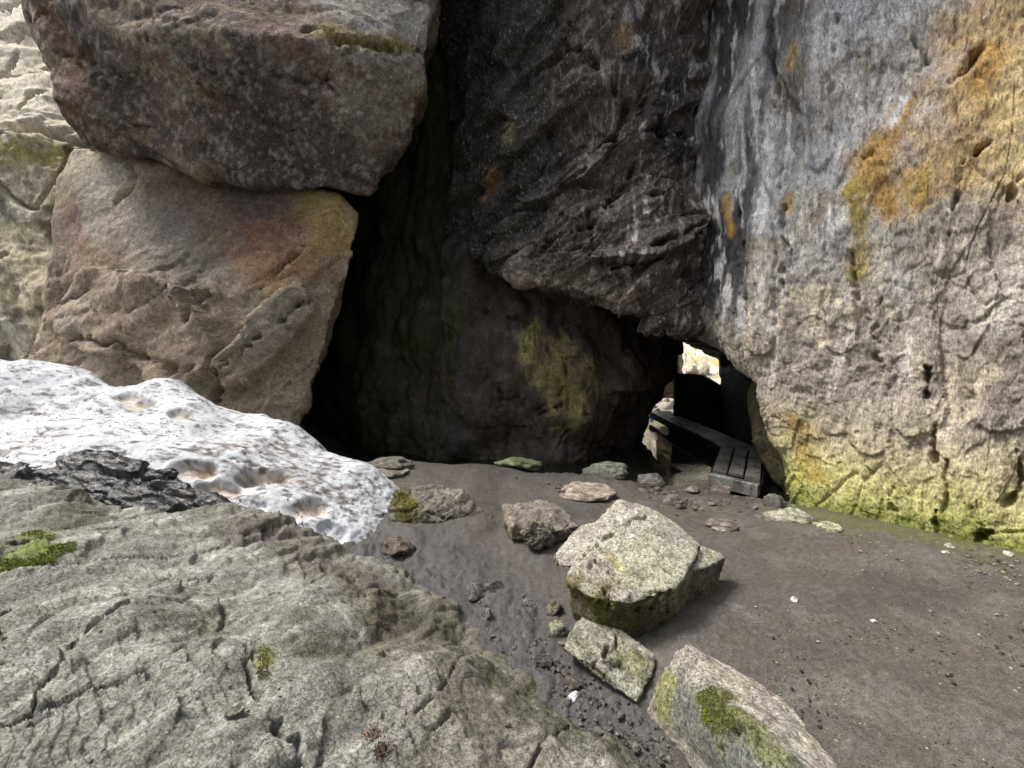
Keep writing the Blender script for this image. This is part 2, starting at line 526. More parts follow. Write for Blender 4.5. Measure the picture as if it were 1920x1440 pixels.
col = lay(col, (0.62, 0.57, 0.49), sm(10.2, 11.0, G[:, 1]))
col *= (1 + 0.25 * n3)[:, None]
g_me = fast_mesh('ground', G, [grid_quads(len(yy), len(uu))], col)
ground = put('ground', g_me, M_SOIL, kind='structure')
def gz(x, y):
    return float(ground_z(np.array([float(x)]), np.array([float(y)]))[0])

# ------------------------------------------------------------------ water
WZ = -0.3
def make_water():
    m, nt, b = nodes_of('stream_water')
    b.inputs['Base Color'].default_value = (0.012, 0.014, 0.010, 1)
    b.inputs['Roughness'].default_value = 0.03
    b.inputs['Specular IOR Level'].default_value = 1.0
    geo = nt.nodes.new('ShaderNodeNewGeometry')
    n = nt.nodes.new('ShaderNodeTexNoise'); n.inputs['Scale'].default_value = 26; n.inputs['Detail'].default_value = 3
    n2 = nt.nodes.new('ShaderNodeTexNoise'); n2.inputs['Scale'].default_value = 1.4
    nt.links.new(geo.outputs['Position'], n.inputs['Vector']); nt.links.new(geo.outputs['Position'], n2.inputs['Vector'])
    r = nt.nodes.new('ShaderNodeMapRange'); r.inputs['From Min'].default_value = 0.42; r.inputs['From Max'].default_value = 0.62
    r.inputs['To Max'].default_value = 0.35
    nt.links.new(n2.outputs['Fac'], r.inputs['Value'])
    bp = nt.nodes.new('ShaderNodeBump'); bp.inputs['Distance'].default_value = 0.01
    nt.links.new(n.outputs['Fac'], bp.inputs['Height']); nt.links.new(r.outputs[0], bp.inputs['Strength'])
    nt.links.new(bp.outputs[0], b.inputs['Normal'])
    xs = np.linspace(-2.5, 5.5, 30); ys = np.linspace(5.0, 11.6, 30)
    A, B = np.meshgrid(xs, ys)
    V = np.stack([A, B, np.full_like(A, WZ)], 2).reshape(-1, 3)
    put('stream_water', fast_mesh('stream_water', V, [grid_quads(30, 30)]), m, kind='structure')
make_water()

# ------------------------------------------------------------------ right-hand rock wall
def solid_from_patch(name, G0, back, dispf, colf, mat, **kw):
    nv, nu = G0.shape[:2]
    N = grid_normals(G0)
    if ((CAM - G0) * N).sum() < 0:
        N = -N
    V0 = G0.reshape(-1, 3); N0 = N.reshape(-1, 3)
    d, extra = dispf(V0, N0)
    V1 = V0 + N0 * d[:, None]
    # make the sheet wind the same way as its normal
    V, polys, n0 = close_back(V1.reshape(nv, nu, 3), np.array(back, float))
    c = colf(V0, V1, N0, d, extra)
    cfull = np.concatenate([c, np.full((len(V) - n0, c.shape[1]), 0.06, f32)])
    me = fast_mesh(name, V, polys, cfull)
    bm = None
    return put(name, me, mat, **kw), V1, N0

ctrl = [
    [(1275, -700, 6.6), (1330, -700, 6.0), (1440, -700, 5.2), (1600, -700, 4.6), (1780, -700, 4.1), (1960, -700, 3.7), (2400, -700, 3.0)],
    [(1280, -250, 6.6), (1335, -250, 5.9), (1440, -250, 5.1), (1600, -250, 4.5), (1780, -250, 4.0), (1960, -250, 3.6), (2400, -250, 2.9)],
    [(1290, 0, 6.6), (1340, 0, 5.8), (1440, 0, 5.05), (1600, 0, 4.4), (1780, 0, 3.9), (1960, 0, 3.55), (2400, 0, 2.8)],
    [(1280, 250, 6.6), (1325, 250, 5.8), (1430, 250, 5.05), (1600, 250, 4.35), (1780, 250, 3.85), (1960, 250, 3.48), (2400, 250, 2.75)],
    [(1270, 480, 6.5), (1318, 480, 5.75), (1425, 480, 5.0), (1600, 480, 4.3), (1780, 480, 3.8), (1960, 480, 3.42), (2400, 480, 2.7)],
    [(1296, 604, 6.3), (1338, 606, 5.65), (1436, 620, 4.95), (1600, 620, 4.25), (1780, 620, 3.76), (1960, 620, 3.38), (2400, 620, 2.68)],
    [(1356, 660, 6.1), (1380, 682, 5.45), (1455, 720, 4.9), (1610, 740, 4.22), (1780, 750, 3.74), (1960, 760, 3.36), (2400, 780, 2.66)],
    [(1412, 702, 5.7), (1432, 742, 5.2), (1480, 810, 4.75), (1620, 850, 4.18), (1780, 870, 3.72), (1960, 900, 3.34), (2400, 960, 2.64)],
    [(1456, 768, 5.4), (1468, 818, 5.0), (1505, 900, 4.6), (1630, 940, 4.12), (1790, 975, 3.68), (1960, 1010, 3.30), (2400, 1100, 2.62)],
    [(1488, 855, 5.1), (1496, 905, 4.75), (1520, 985, 4.45), (1640, 1020, 4.06), (1800, 1060, 3.62), (1960, 1090, 3.26), (2400, 1220, 2.6)],
    [(1488, 960, 4.9), (1494, 1000, 4.6), (1540, 1060, 4.4), (1650, 1090, 4.0), (1800, 1130, 3.58), (1960, 1180, 3.22), (2400, 1330, 2.58)],
]
GW = patch(ctrl, 450, 540)
wall_grooves = [([(1730, 690), (1733, 760), (1745, 860)], .025, .09), ([(1895, 820), (1905, 900), (1880, 950)], .02, .09), ([(1840, 270), (1800, 330), (1775, 430)], .03, .07),
                ([(1820, 90), (1790, 160), (1780, 180)], .04, .10), ([(1460, 300), (1465, 420), (1470, 540)], .03, .09), ([(1450, 80), (1452, 200), (1440, 260)], .03, .08),
                ([(1640, 550), (1630, 620), (1645, 690)], .03, .06), ([(1770, 860), (1765, 960)], .02, .06), ([(1755, 950), (1752, 1000)], .03, .08), ([(1828, 985), (1830, 1035)], .045, .12),
                ([(1668, 880), (1685, 960)], .03, .05), ([(1590, 470), (1600, 560)], .02, .05), ([(1700, 60), (1730, 110)], .04, .06), ([(1850, 260), (1800, 300)], .03, .07), ([(1915, 330), (1890, 360)], .03, .08),
                ([(1375, 380), (1385, 560)], .03, .08), ([(1570, 30), (1545, 160)], .025, .06), ([(1650, 255), (1620, 300)], .02, .05)]
def wall_disp(V, N):
    B = basis((1, 1, 0.42))
    q = V @ B
    fa, e1 = facet(q * 1.5, 101, 1.0)
    fb, e2 = facet(q * 5, 102, 1.0)
    fc, e3 = facet(V @ basis((1, 1, .7)) * 15, 108, 1.2)
    vert = V @ basis((1, 1, 0.25))
    d = fa * 0.05 + fb * 0.022 + fc * 0.008 + chip(V @ basis((1, 1, .4), .3, .08) * 1.3, 151, .8) * .20 + chip(V @ basis((1, 1, .35), .2, .1) * 4.2, 152, .8) * .06 + facet(V @ basis((1, 1, .5), .1, .12) * 8, 154, 1.2)[0] * .02 + chip(V @ basis((1, 1, .7), .5, .3) * 11, 153) * .022
    d += fbm(V * 0.7, 2, 103) * 0.10 + fbm(q * 6, 4, 104, 0.6) * 0.010 + fbm(V * 24, 3, 105, .6) * 0.009
    d += ridged(vert * 5, 2, 106) * 0.010
    d -= .03 * crackline(V @ basis((1, 1, .16), .2, .06) * 2.1, 117, .022, .3) * sm(-.05, .2, fbm(V * 1.1, 2, 109))
    pt = Paint(V, 111, 3.0)
    for pts, r, dep in wall_grooves:
        d -= dep * 1.7 * pt.crack(pts, r * 1.5, 1.8)
    # flakes that stand proud on one side of a vertical break
    for pts, r, dep in [([(1420, 640), (1425, 560), (1418, 420)], .16, .05), ([(1700, 620), (1712, 700), (1705, 780)], .18, .05), ([(1560, 520), (1570, 640)], .14, .04), ([(1850, 640), (1862, 760)], .2, .05), ([(1790, 420), (1800, 560)], .2, .05), ([(1520, 130), (1530, 300)], .16, .05), ([(1620, 700), (1625, 820)], .16, .04)]:
        d += dep * sm(r, r * .88, polydist(V + pt.W * r * .5, nearest(V, pts)))
    return d, (fa, fb)
def wall_col(V0, V, N, d, ex):
    B = basis((1, 1, 0.22))
    s1 = fbm(V0 @ B * 2.2, 4, 120); s2 = fbm(V0 @ B * 7, 4, 121); n1 = fbm(V0 * 1.2, 4, 122); n2 = fbm(V0 * 6, 4, 123)
    c = np.tile(np.array([0.335, 0.298, 0.25], f32), (len(V0), 1))
    c = lay(c, (0.24, 0.21, 0.175), sm(-.05, .45, s1))
    c = lay(c, (0.52, 0.46, 0.35), sm(0, .5, n1 - s2 * .3 + sm(4.2, 3.4, V0[:, 1]) * .35 - .15))
    c = lay(c, (0.20, 0.175, 0.145), sm(.1, .5, s2) * .6)
    run = fbm(V0 @ basis((1, 1, .1)) * 9, 4, 125, .6)
    c = lay(c, (0.14, 0.12, 0.10), sm(.2, .5, run) * sm(-.1, .4, n1) * .6)
    c = lay(c, (0.62, 0.58, 0.5), sm(.25, .5, -run) * .6)
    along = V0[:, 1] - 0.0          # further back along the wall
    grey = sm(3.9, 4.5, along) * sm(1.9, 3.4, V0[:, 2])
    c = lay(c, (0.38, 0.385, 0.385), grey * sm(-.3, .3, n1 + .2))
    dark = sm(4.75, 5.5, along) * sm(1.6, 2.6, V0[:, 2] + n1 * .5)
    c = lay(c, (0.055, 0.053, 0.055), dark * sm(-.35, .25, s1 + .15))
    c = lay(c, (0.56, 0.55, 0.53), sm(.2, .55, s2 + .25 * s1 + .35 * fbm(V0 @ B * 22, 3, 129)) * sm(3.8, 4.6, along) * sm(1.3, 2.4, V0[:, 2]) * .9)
    pt = Paint(V0, 131, 1.8)
    def stain(pts, r, cc, amt=1.0, broken=.7):
        nonlocal c
        c = lay(c, cc, amt * pt.blot(pts, r, broken))
    stain([(1860, 40), (1850, 150), (1800, 240), (1740, 300)], .44, (.46, .315, .15), .85, .65)
    stain([(1900, 200), (1890, 330)], .35, (.55, .42, .20), .8)
    stain([(1850, 100), (1840, 160)], .12, (.46, .27, .08), .85, .8)
    stain([(1690, 185), (1660, 260), (1640, 330), (1655, 400)], .10, (.47, .27, .08), .9, .75)
    stain([(1640, 260), (1620, 360)], .10, (.44, .28, .10), .8, .85)
    stain([(1605, 360), (1600, 420), (1610, 500)], .10, (.34, .26, .05), .9)
    stain([(1715, 320), (1720, 380)], .08, (.40, .27, .06), .8)
    stain([(1350, 370), (1358, 430)], .08, (.40, .24, .05), .9)
    stain([(1475, 370), (1480, 400)], .06, (.36, .25, .06), .8)
    stain([(1490, 80), (1480, 130)], .06, (.36, .25, .06), .8)
    stain([(1432, 225), (1432, 330), (1425, 430)], .07, (.72, .71, .70), .95, .35)
    stain([(1408, 120), (1412, 300)], .035, (.6, .59, .58), .9, .4)
    stain([(1382, 200), (1384, 420)], .03, (.55, .54, .53), .9, .4)
    stain([(1530, 40), (1525, 190)], .05, (.62, .61, .6), .8, .4)
    stain([(1500, 300), (1500, 480)], .03, (.55, .52, .47), .7, .4)
    stain([(1450, 560), (1455, 680)], .035, (.5, .47, .42), .7, .4)
    stain([(1420, 480), (1430, 600)], .06, (.55, .53, .50), .8)
    stain([(1560, 60), (1570, 160)], .10, (.66, .65, .63), .7)
    stain([(1690, 175), (1665, 230)], .05, (.75, .73, .68), .9)
    stain([(1690, 500), (1680, 560)], .10, (.62, .60, .56), .6)
    stain([(1900, 540), (1840, 600)], .16, (.60, .57, .48), .6)
    # algae band above the path
    h = V0[:, 2] + n1 * .22 + n2 * .08
    c = lay(c, (.40, .35, .20), sm(1.1, .55, h) * .75)
    c = lay(c, (.42, .41, .15), sm(.75, .2, h) * .75)
    c = lay(c, (.17, .19, .04), sm(.28, .0, h + s2 * .2) * .8)
    c = lay(c, (.44, .46, .06), sm(.15, .55, s1) * sm(.6, .3, h) * sm(.0, .2, h) * .8)
    stain([(1490, 800), (1510, 870)], .14, (.30, .20, .05), .8)
    return np.minimum(c * 1.42, .8) * (1 + .3 * fbm(V0 @ basis((1, 1, .5)) * 24, 3, 140))[:, None]
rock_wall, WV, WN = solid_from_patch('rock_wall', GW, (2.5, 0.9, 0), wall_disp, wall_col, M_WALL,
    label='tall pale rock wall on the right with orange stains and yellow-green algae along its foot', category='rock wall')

# ------------------------------------------------------------------ overhanging dark rock in the middle
ctrl = [
    [(780, -700, 7.2), (900, -700, 6.4), (1020, -700, 5.8), (1150, -700, 5.4), (1260, -700, 5.5), (1360, -700, 6.0)],
    [(800, -300, 7.4), (900, -300, 6.6), (1020, -300, 6.0), (1150, -300, 5.5), (1260, -300, 5.6), (1360, -300, 6.2)],
    [(830, 0, 7.6), (910, 0, 6.8), (1020, 0, 6.1), (1150, 0, 5.6), (1265, 0, 5.7), (1360, 0, 6.2)],
    [(840, 180, 7.6), (920, 180, 6.8), (1030, 180, 6.15), (1150, 190, 5.65), (1260, 190, 5.75), (1360, 190, 6.2)],
    [(850, 320, 7.6), (910, 320, 6.85), (1030, 320, 6.15), (1150, 330, 5.75), (1260, 320, 5.8), (1360, 320, 6.2)],
    [(850, 430, 7.5), (890, 430, 6.9), (1020, 440, 6.1), (1150, 460, 5.75), (1260, 470, 5.75), (1360, 470, 6.1)],
    [(880, 470, 7.3), (925, 490, 6.75), (1030, 520, 6.1), (1150, 542, 5.8), (1250, 574, 5.75), (1360, 600, 6.0)],
    [(905, 490, 7.25), (950, 510, 6.7), (1050, 543, 6.2), (1160, 574, 5.95), (1255, 608, 5.95), (1360, 640, 6.0)],
    [(930, 485, 7.6), (980, 498, 7.2), (1070, 530, 6.8), (1180, 564, 6.8), (1270, 602, 6.9), (1370, 630, 6.9)],
    [(960, 470, 8.4), (1010, 480, 8.2), (1100, 510, 8.2), (1210, 560, 8.4), (1290, 605, 8.6), (1370, 622, 8.6)],
]
GO = patch(ctrl, 300, 420)
over_grooves = [([(960, 480), (1100, 430), (1185, 330), (1205, 300)], .05, .10), ([(1140, 510), (1230, 470), (1320, 425)], .05, .13), ([(1085, 290), (1150, 270), (1175, 210)], .06, .10),
                ([(1240, 245), (1300, 255)], .09, .2), ([(890, 430), (1000, 390), (1100, 330)], .04, .08), ([(1100, 450), (1095, 400)], .03, .08), ([(1010, 0), (1060, 90), (1140, 180)], .06, .1), ([(1280, 300), (1290, 480)], .03, .08), ([(1230, 370), (1320, 340)], .04, .09)]
def over_disp(V, N):
    B = basis((0.45, 1, 1.3), 0, math.radians(28))
    q = V @ B
    fa, e1 = facet(q * 1.7, 201, 1.3)
    fb, e2 = facet(q * 5.5, 202, 1.2)
    fc, _ = facet(q * 12, 255, 1.2)
    d = fa * 0.22 + fb * 0.05 + fc * .014 + chip(q * 1.25, 251, .7) * .32 + chip(q * 3.2, 252, .6) * .06 + chip(q * 10, 253) * .018 + fbm(V * .8, 2, 203) * .16 + fbm(V * 6, 4, 204, .6) * .012 + fbm(V * 20, 3, 205) * .010
    pt = Paint(V, 211, 2.2)
    for pts, r, dep in over_grooves:
        d -= dep * 1.5 * pt.crack(pts, r * 1.4, 1.8)
    return d, None
def over_col(V0, V, N, d, ex):
    B = basis((1, 1, 0.3))
    s1 = fbm(V0 @ B * 3.2, 4, 220); s2 = fbm(V0 @ B * 12, 3, 221); n1 = fbm(V0 * .9, 4, 222); n2 = fbm(V0 * 5, 4, 223)
    c = np.tile(np.array([0.09, 0.07, 0.058], f32), (len(V0), 1))
    c = lay(c, (0.03, 0.025, 0.024), sm(0, .5, n1))
    c = lay(c, (0.09, 0.072, 0.052), sm(.1, .6, -n1 + n2 * .3) * .8)
    lit = sm(.8, 2.0, V0[:, 0]) * 0.75 + .25  # pale streaks fade to the left: fall of light put into the colour
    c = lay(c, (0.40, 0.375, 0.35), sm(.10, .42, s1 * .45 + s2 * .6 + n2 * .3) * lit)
    c = lay(c, (0.022, 0.019, 0.013), sm(1.7, .3, V0[:, 0] + n2 * .7) * .9)  # left part blackened, its shade painted into the rock colour
    pt = Paint(V0, 231, 2.0)
    c = lay(c, (0.34, 0.29, 0.23), pt.blot([(950, 510), (1050, 545), (1160, 590)], .30) * .9)
    for pts, r, cc in [([(1170, 75), (1150, 100)], .12, (.3, .22, .12)), ([(920, 330), (900, 370)], .12, (.22, .12, .04)), ([(950, 240), (960, 270)], .1, (.2, .17, .05))]:
        c = lay(c, cc, pt.blot(pts, r) * .8)
    return c * (1 + .35 * s2)[:, None]
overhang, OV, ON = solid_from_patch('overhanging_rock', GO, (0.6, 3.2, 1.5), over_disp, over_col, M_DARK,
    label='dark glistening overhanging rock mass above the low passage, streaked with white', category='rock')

# ------------------------------------------------------------------ dark back wall of the cave
ctrl = [
    [(560, -400, 10.5), (680, -400, 9.0), (800, -400, 8.2), (920, -400, 7.7), (1040, -400, 7.6), (1140, -400, 7.8), (1190, -400, 8.6), (1200, -400, 10.5)],
    [(570, 0, 10.5), (690, 0, 9.0), (800, 0, 8.1), (920, 0, 7.6), (1040, 0, 7.5), (1140, 0, 7.8), (1200, 0, 8.6), (1210, 0, 10.5)],
    [(580, 300, 10.3), (690, 300, 8.8), (800, 300, 8.0), (910, 300, 7.5), (1040, 300, 7.3), (1150, 300, 7.6), (1220, 300, 8.4), (1230, 300, 10.4)],
    [(590, 500, 10.0), (690, 500, 8.5), (800, 500, 7.7), (910, 500, 7.2), (1030, 500, 7.0), (1150, 500, 7.4), (1240, 500, 8.3), (1245, 500, 10.2)],
    [(600, 620, 9.8), (690, 620, 8.3), (800, 620, 7.5), (910, 620, 7.0), (1030, 620, 6.85), (1150, 620, 7.2), (1258, 620, 8.3), (1250, 620, 10.0)],
    [(600, 700, 9.8), (690, 700, 8.2), (800, 700, 7.4), (910, 700, 6.95), (1040, 700, 6.7), (1150, 690, 7.1), (1262, 685, 8.2), (1250, 690, 10.0)],
    [(600, 780, 9.7), (680, 780, 8.2), (790, 780, 7.35), (910, 780, 6.9), (1040, 780, 6.75), (1150, 770, 7.0), (1240, 735, 8.0), (1235, 740, 10.0)],
    [(600, 850, 9.7), (680, 850, 8.2), (790, 850, 7.3), (910, 850, 6.95), (1030, 850, 6.95), (1110, 840, 7.2), (1200, 780, 8.2), (1215, 765, 10.0)],
    [(600, 910, 9.7), (670, 910, 8.2), (780, 920, 7.3), (910, 920, 7.0), (1020, 920, 7.1), (1090, 905, 7.4), (1165, 850, 8.3), (1195, 805, 10.0)],
    [(600, 990, 9.7), (660, 990, 8.2), (780, 1000, 7.3), (910, 1000, 7.1), (1010, 1000, 7.2), (1070, 980, 7.5), (1120, 930, 8.4), (1160, 880, 10.0)],
]
GC = patch(ctrl, 300, 340)
cave_grooves = [([(880, 580), (1000, 590), (1060, 592)], .05, .10), ([(1058, 600), (1062, 700), (1050, 780)], .04, .1), ([(930, 720), (940, 850)], .05, .08), ([(1000, 790), (1060, 770)], .04, .1), ([(1110, 690), (1090, 800), (1050, 850)], .04, .09), ([(1030, 640), (1020, 760)], .03, .07)]
def cave_disp(V, N):
    q = V @ basis((1, 1, .5))
    fa, _ = facet(q * 1.2, 301, 1.2); fb, _ = facet(q * 4, 302, 1.1)
    d = fa * .10 + fb * .03 + chip(q * 1.2, 351) * .34 + chip(q * 3.4, 352) * .12 + chip(q * 9, 353) * .035 + fbm(V * .8, 2, 303) * .15 + fbm(q * 6, 4, 304, .6) * .015
    a = nearest(V, [(1060, 650), (1090, 720), (1080, 780)])
    d += .2 * sm(.6, .1, polydist(V, a)) + ridged(V @ basis((1.2, 1.2, .2)) * 5, 2, 306) * .04 * sm(.9, .3, polydist(V, a))
    pt = Paint(V, 311, 2.2)
    for pts, r, dep in cave_grooves:
        d -= dep * pt.crack(pts, r * 1.2)
    return d, None
def cave_col(V0, V, N, d, ex):
    B = basis((1, 1, 0.3))
    s1 = fbm(V0 @ B * 2.5, 4, 320); n1 = fbm(V0 * .9, 4, 322); n2 = fbm(V0 * 4, 4, 323)
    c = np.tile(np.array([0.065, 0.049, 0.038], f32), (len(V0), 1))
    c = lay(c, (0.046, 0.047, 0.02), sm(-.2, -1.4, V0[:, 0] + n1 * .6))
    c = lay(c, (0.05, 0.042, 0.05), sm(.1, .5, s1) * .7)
    c = lay(c, (0.12, 0.075, 0.038), sm(.25, .6, n2) * .3)
    pt = Paint(V0 * np.array([1.2, 1.2, .3]), 331, 3.0)
    pt.V = V0
    for pts, r, cc, am in [([(1050, 640), (1055, 700), (1085, 770)], .22, (.25, .21, .075), .8), ([(1110, 690), (1125, 730)], .2, (.22, .18, .08), .6), ([(975, 620), (1000, 700), (1040, 780)], .16, (.30, .25, .10), .8),
                           ([(1000, 600), (985, 660)], .14, (.34, .30, .10), .8), ([(1060, 800), (1040, 830)], .2, (.24, .2, .1), .7)]:
        c = lay(c, cc, am * pt.blot(pts, r))
    return c * (1 + .4 * n2)[:, None]
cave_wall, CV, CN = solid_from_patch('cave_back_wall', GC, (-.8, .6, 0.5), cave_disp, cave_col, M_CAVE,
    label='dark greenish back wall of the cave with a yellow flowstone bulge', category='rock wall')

# ------------------------------------------------------------------ boulders from hulls
def hull_rock(name, hulls, voxel, dispf, colf, mat, smooth=2, **kw):
    me = remeshed(hulls, voxel, smooth)
    V0, N0 = mesh_arrays(me)
    V0 = V0.copy()
    d = dispf(V0, N0)
    V = V0 + N0 * d[:, None]
    c = colf(V0, V, N0, d)
    set_verts(me, V, c)
    me.name = name
    o = put(name, me, mat, **kw)
    return o, V, N0

pts = [P(60, 0, 5.6), P(110, 110, 5.65), P(128, 215, 5.85), P(165, 268, 6.05), P(400, 325, 5.9), P(560, 348, 5.85), P(690, 360, 5.85), P(715, 292, 5.85), P(770, 258, 5.85), P(796, 170, 5.7), P(812, 75, 5.55),
       P(812, -60, 6.0), P(805, -330, 7.4), P(440, 70, 5.05), P(620, 75, 5.1), P(250, 60, 5.2), P(560, -130, 5.8), P(300, -300, 6.3), P(20, -250, 6.0), P(600, -350, 7.2),
       P(60, 0, 8.5), P(160, 240, 8.5), P(400, 300, 9), P(700, 330, 9), P(790, 100, 9), P(805, -260, 9), P(0, -250, 8.5), P(300, -300, 9)]
up_grooves = [([(590, 45), (640, 75), (700, 85), (790, 92)], .06, .10), ([(440, 150), (560, 170), (620, 150)], .05, .06), ([(100, 100), (170, 160), (150, 230)], .05, .05)]
def upper_disp(V, N):
    q = V @ basis((.55, 1, 1.2), 0, math.radians(-25))
    fa, _ = facet(q * 1.3, 401, 1.2); fb, _ = facet(q * 4.5, 402, 1.1)
    d = fa * .05 + fb * .02 + chip(q * 1.1, 451) * .22 + chip(q * 3.5, 452, .7) * .06 + chip(V * 9, 453) * .018 - .06 * crackline(q * 1.4, 455, .03, .25) * sm(-.1, .2, fbm(V * .9, 2, 456)) + fbm(V * .9, 2, 403) * .08 + fbm(V * 9, 4, 404, .6) * .012
    pt = Paint(V, 411, 2.2)
    for p, r, dep in up_grooves:
        d -= dep * 1.5 * pt.crack(p, r * 1.4, 1.8)
    return d
def upper_col(V0, V, N, d):
    n1 = fbm(V0 * .8, 4, 420); n2 = fbm(V0 * 4, 4, 421); s = fbm(V0 @ basis((.5, 1, 1.4), 0, math.radians(-25)) * 3, 4, 422); n3 = fbm(V0 * 14, 3, 423)
    pt = Paint(V0, 431, 1.6)
    c = np.tile(np.array([0.25, 0.195, 0.145], f32), (len(V0), 1))
    c = lay(c, (0.15, 0.095, 0.07), sm(-.1, .35, s))
    c = lay(c, (0.29, 0.265, 0.21), sm(.15, .6, n1 + .3 * n2))
    c = lay(c, (0.075, 0.062, 0.06), sm(-.05, .4, n2 * .6 - n1 * .6 + .1) * .85)
    c = lay(c, (.07, .06, .06), pt.blot([(500, 300), (600, 300), (680, 320)], .55, .5) * .85)
    c = lay(c, (.19, .11, .075), pt.blot([(80, 30), (120, 120), (140, 200)], .3) * .8)
    c = lay(c, (.19, .11, .08), pt.blot([(540, 40), (600, 80)], .35) * .7)
    c = lay(c, (.52, .50, .45), pt.blot([(640, 20), (800, 30)], .45, .4) * .95)
    c = lay(c, (.30, .23, .07), pt.blot([(600, 50), (700, 80), (780, 75)], .12) * .8)
    c = lay(c, (.50, .45, .34), sm(.15, .5, n3 + n2 * .3) * .35)
    return c * (1 + .35 * n3)[:, None]
upper, UV_, UN = hull_rock('overhanging_boulder', [pts], .041, upper_disp, upper_col, M_OVER,
    label='huge brown lichen-speckled boulder overhanging at the upper left', category='boulder')

pts = [P(105, 330, 6.3), P(138, 277, 6.4), P(250, 290, 6.2), P(500, 357, 6.0), P(640, 362, 6.0), P(672, 400, 6.1), P(668, 440, 6.05), P(652, 520, 6.0), P(612, 640, 5.9), P(565, 755, 5.8), P(540, 850, 5.75),
       P(85, 600, 6.25), P(65, 690, 6.2), P(60, 860, 6.1), P(300, 560, 5.78), P(420, 600, 5.68), P(300, 760, 5.65), P(480, 760, 5.6), P(560, 440, 5.9),
       P(150, 300, 9), P(620, 370, 9), P(640, 430, 9), P(540, 760, 9), P(100, 700, 9), P(100, 860, 9), P(520, 870, 9)]
low_steps = [([(385, 745), (420, 690), (470, 650), (530, 615), (590, 560)], .05, .09), ([(130, 640), (220, 645), (300, 675), (370, 690)], .06, .10), ([(360, 610), (380, 580), (400, 550)], .05, .08),
             ([(240, 300), (245, 340), (220, 375)], .04, .05), ([(520, 510), (570, 460)], .03, .05), ([(120, 580), (150, 560), (180, 540)], .03, .05), ([(430, 670), (560, 590), (610, 530)], .03, .05)]
def low_disp(V, N):
    q = V @ basis((.6, 1, 1.2), 0, math.radians(30))
    fa, _ = facet(q * 1.1, 501, 1.2); fb, _ = facet(q * 4, 502, 1.1)
    low = sm(3.3, 2.4, V[:, 2])
    d = fa * (.02 + .05 * low) + fb * (.008 + .016 * low) + chip(q * .9, 551) * (.08 + .12 * low) + chip(q * 2.6, 552, .6) * (.02 + .05 * low) + chip(q * 9, 553) * (.008 + .012 * low) - .05 * crackline(q * 1.3, 555, .03, .25) * sm(-.1, .2, fbm(V * .9 + 4, 2, 556)) * low + fbm(V * .9, 2, 503) * .05 + fbm(V * 10, 4, 504, .6) * .009
    pt = Paint(V, 511, 2.2)
    Vw = V + pt.W * .12
    for p, r, dep in low_steps:
        d -= dep * 2.0 * pt.crack(p, r * 1.5, 1.8)
    # plate standing proud above the ledge
    a = nearest(V, [(180, 590), (300, 600), (330, 650)])
    d += .20 * sm(.62, .58, polydist(Vw, a))
    a = nearest(V, [(440, 690), (510, 625), (560, 575)])
    d += .18 * sm(.30, .265, polydist(Vw, a))
    return d
def low_col(V0, V, N, d):
    n1 = fbm(V0 * .8, 4, 520); n2 = fbm(V0 * 4, 4, 521); n3 = fbm(V0 * 14, 3, 522)
    c = np.tile(np.array([0.33, 0.265, 0.19], f32), (len(V0), 1))
    c = lay(c, (0.42, 0.36, 0.275), sm(0, .5, n1))
    def st(p, r, cc, am=.85):
        nonlocal c
        c = lay(c, cc, am * pt.blot(p, r, .5))
    pt = Paint(V0, 531, 1.3)
    st([(330, 330), (420, 400), (480, 400)], .55, (.13, .085, .06))
    st([(480, 400), (500, 450)], .45, (.17, .085, .045))
    st([(440, 370), (560, 380)], .25, (.07, .06, .055))
    st([(300, 430), (400, 490)], .45, (.15, .14, .135), .7)
    st([(180, 330), (170, 400)], .40, (.44, .40, .34))
    st([(590, 400), (630, 430)], .45, (.34, .24, .08))
    st([(580, 500), (520, 530)], .40, (.33, .20, .09))
    st([(130, 440), (150, 490)], .22, (.30, .20, .15))
    st([(130, 380), (120, 420)], .14, (.36, .24, .19))
    st([(560, 600), (480, 640)], .22, (.33, .30, .25), .7)
    return c * (1 + .3 * n3)[:, None]
lower, LV, LN = hull_rock('lower_boulder', [pts], .040, low_disp, low_col, M_ROCK,
    label='large tan block with a rusty top edge, rising from the snow under the overhanging boulder', category='boulder')

# far-left pale cliff
ctrl = [[(-500, y, 7.2 + e), (-200, y, 7.2 + e), (0, y, 7.2 + e), (120, y, 7.3 + e), (220, y, 7.6 + e), (330, y, 8.2 + e)] for y, e in ((-500, 4.6), (-250, 3.2), (0, 1.7), (120, .9), (215, .3), (250, 0), (400, -.1), (550, -.25), (700, -.35), (860, -.45))]
GL = patch(ctrl, 150, 330)
def left_disp(V, N):
    q = V @ basis((.8, 1, 1))
    fa, _ = facet(q * 1.3, 601, 1.2); fb, _ = facet(q * 5, 602, 1.1)
    zc = nearest(V, [(-100, 222), (60, 232), (160, 258), (220, 270)])
    below = sm(0.0, -.25, V[:, 2] - np.interp(V[:, 0], zc[:, 0], zc[:, 2]))
    d = fa * .08 + fb * .03 + chip(q * 1.1, 651) * .2 + chip(q * 3.5, 652, .6) * .07 + chip(V * 10, 653) * .012 + fbm(V * 9, 4, 604, .65) * (.010 + .008 * below)
    d -= .22 * crackline(V @ basis((1, .6, .6)) * 1.1, 605, .06, .2) * sm(-.2, .1, fbm(V * .9, 2, 606))
    Vw = V + 0.06 * np.stack([fbm(V * 2.5, 3, 611), fbm(V * 2.5 + 5, 3, 612), fbm(V * 2.5 + 9, 3, 613)], 1)
    d -= .35 * sm(.11, .03, polydist(Vw, zc))
    d += .12 * below
    return d, below
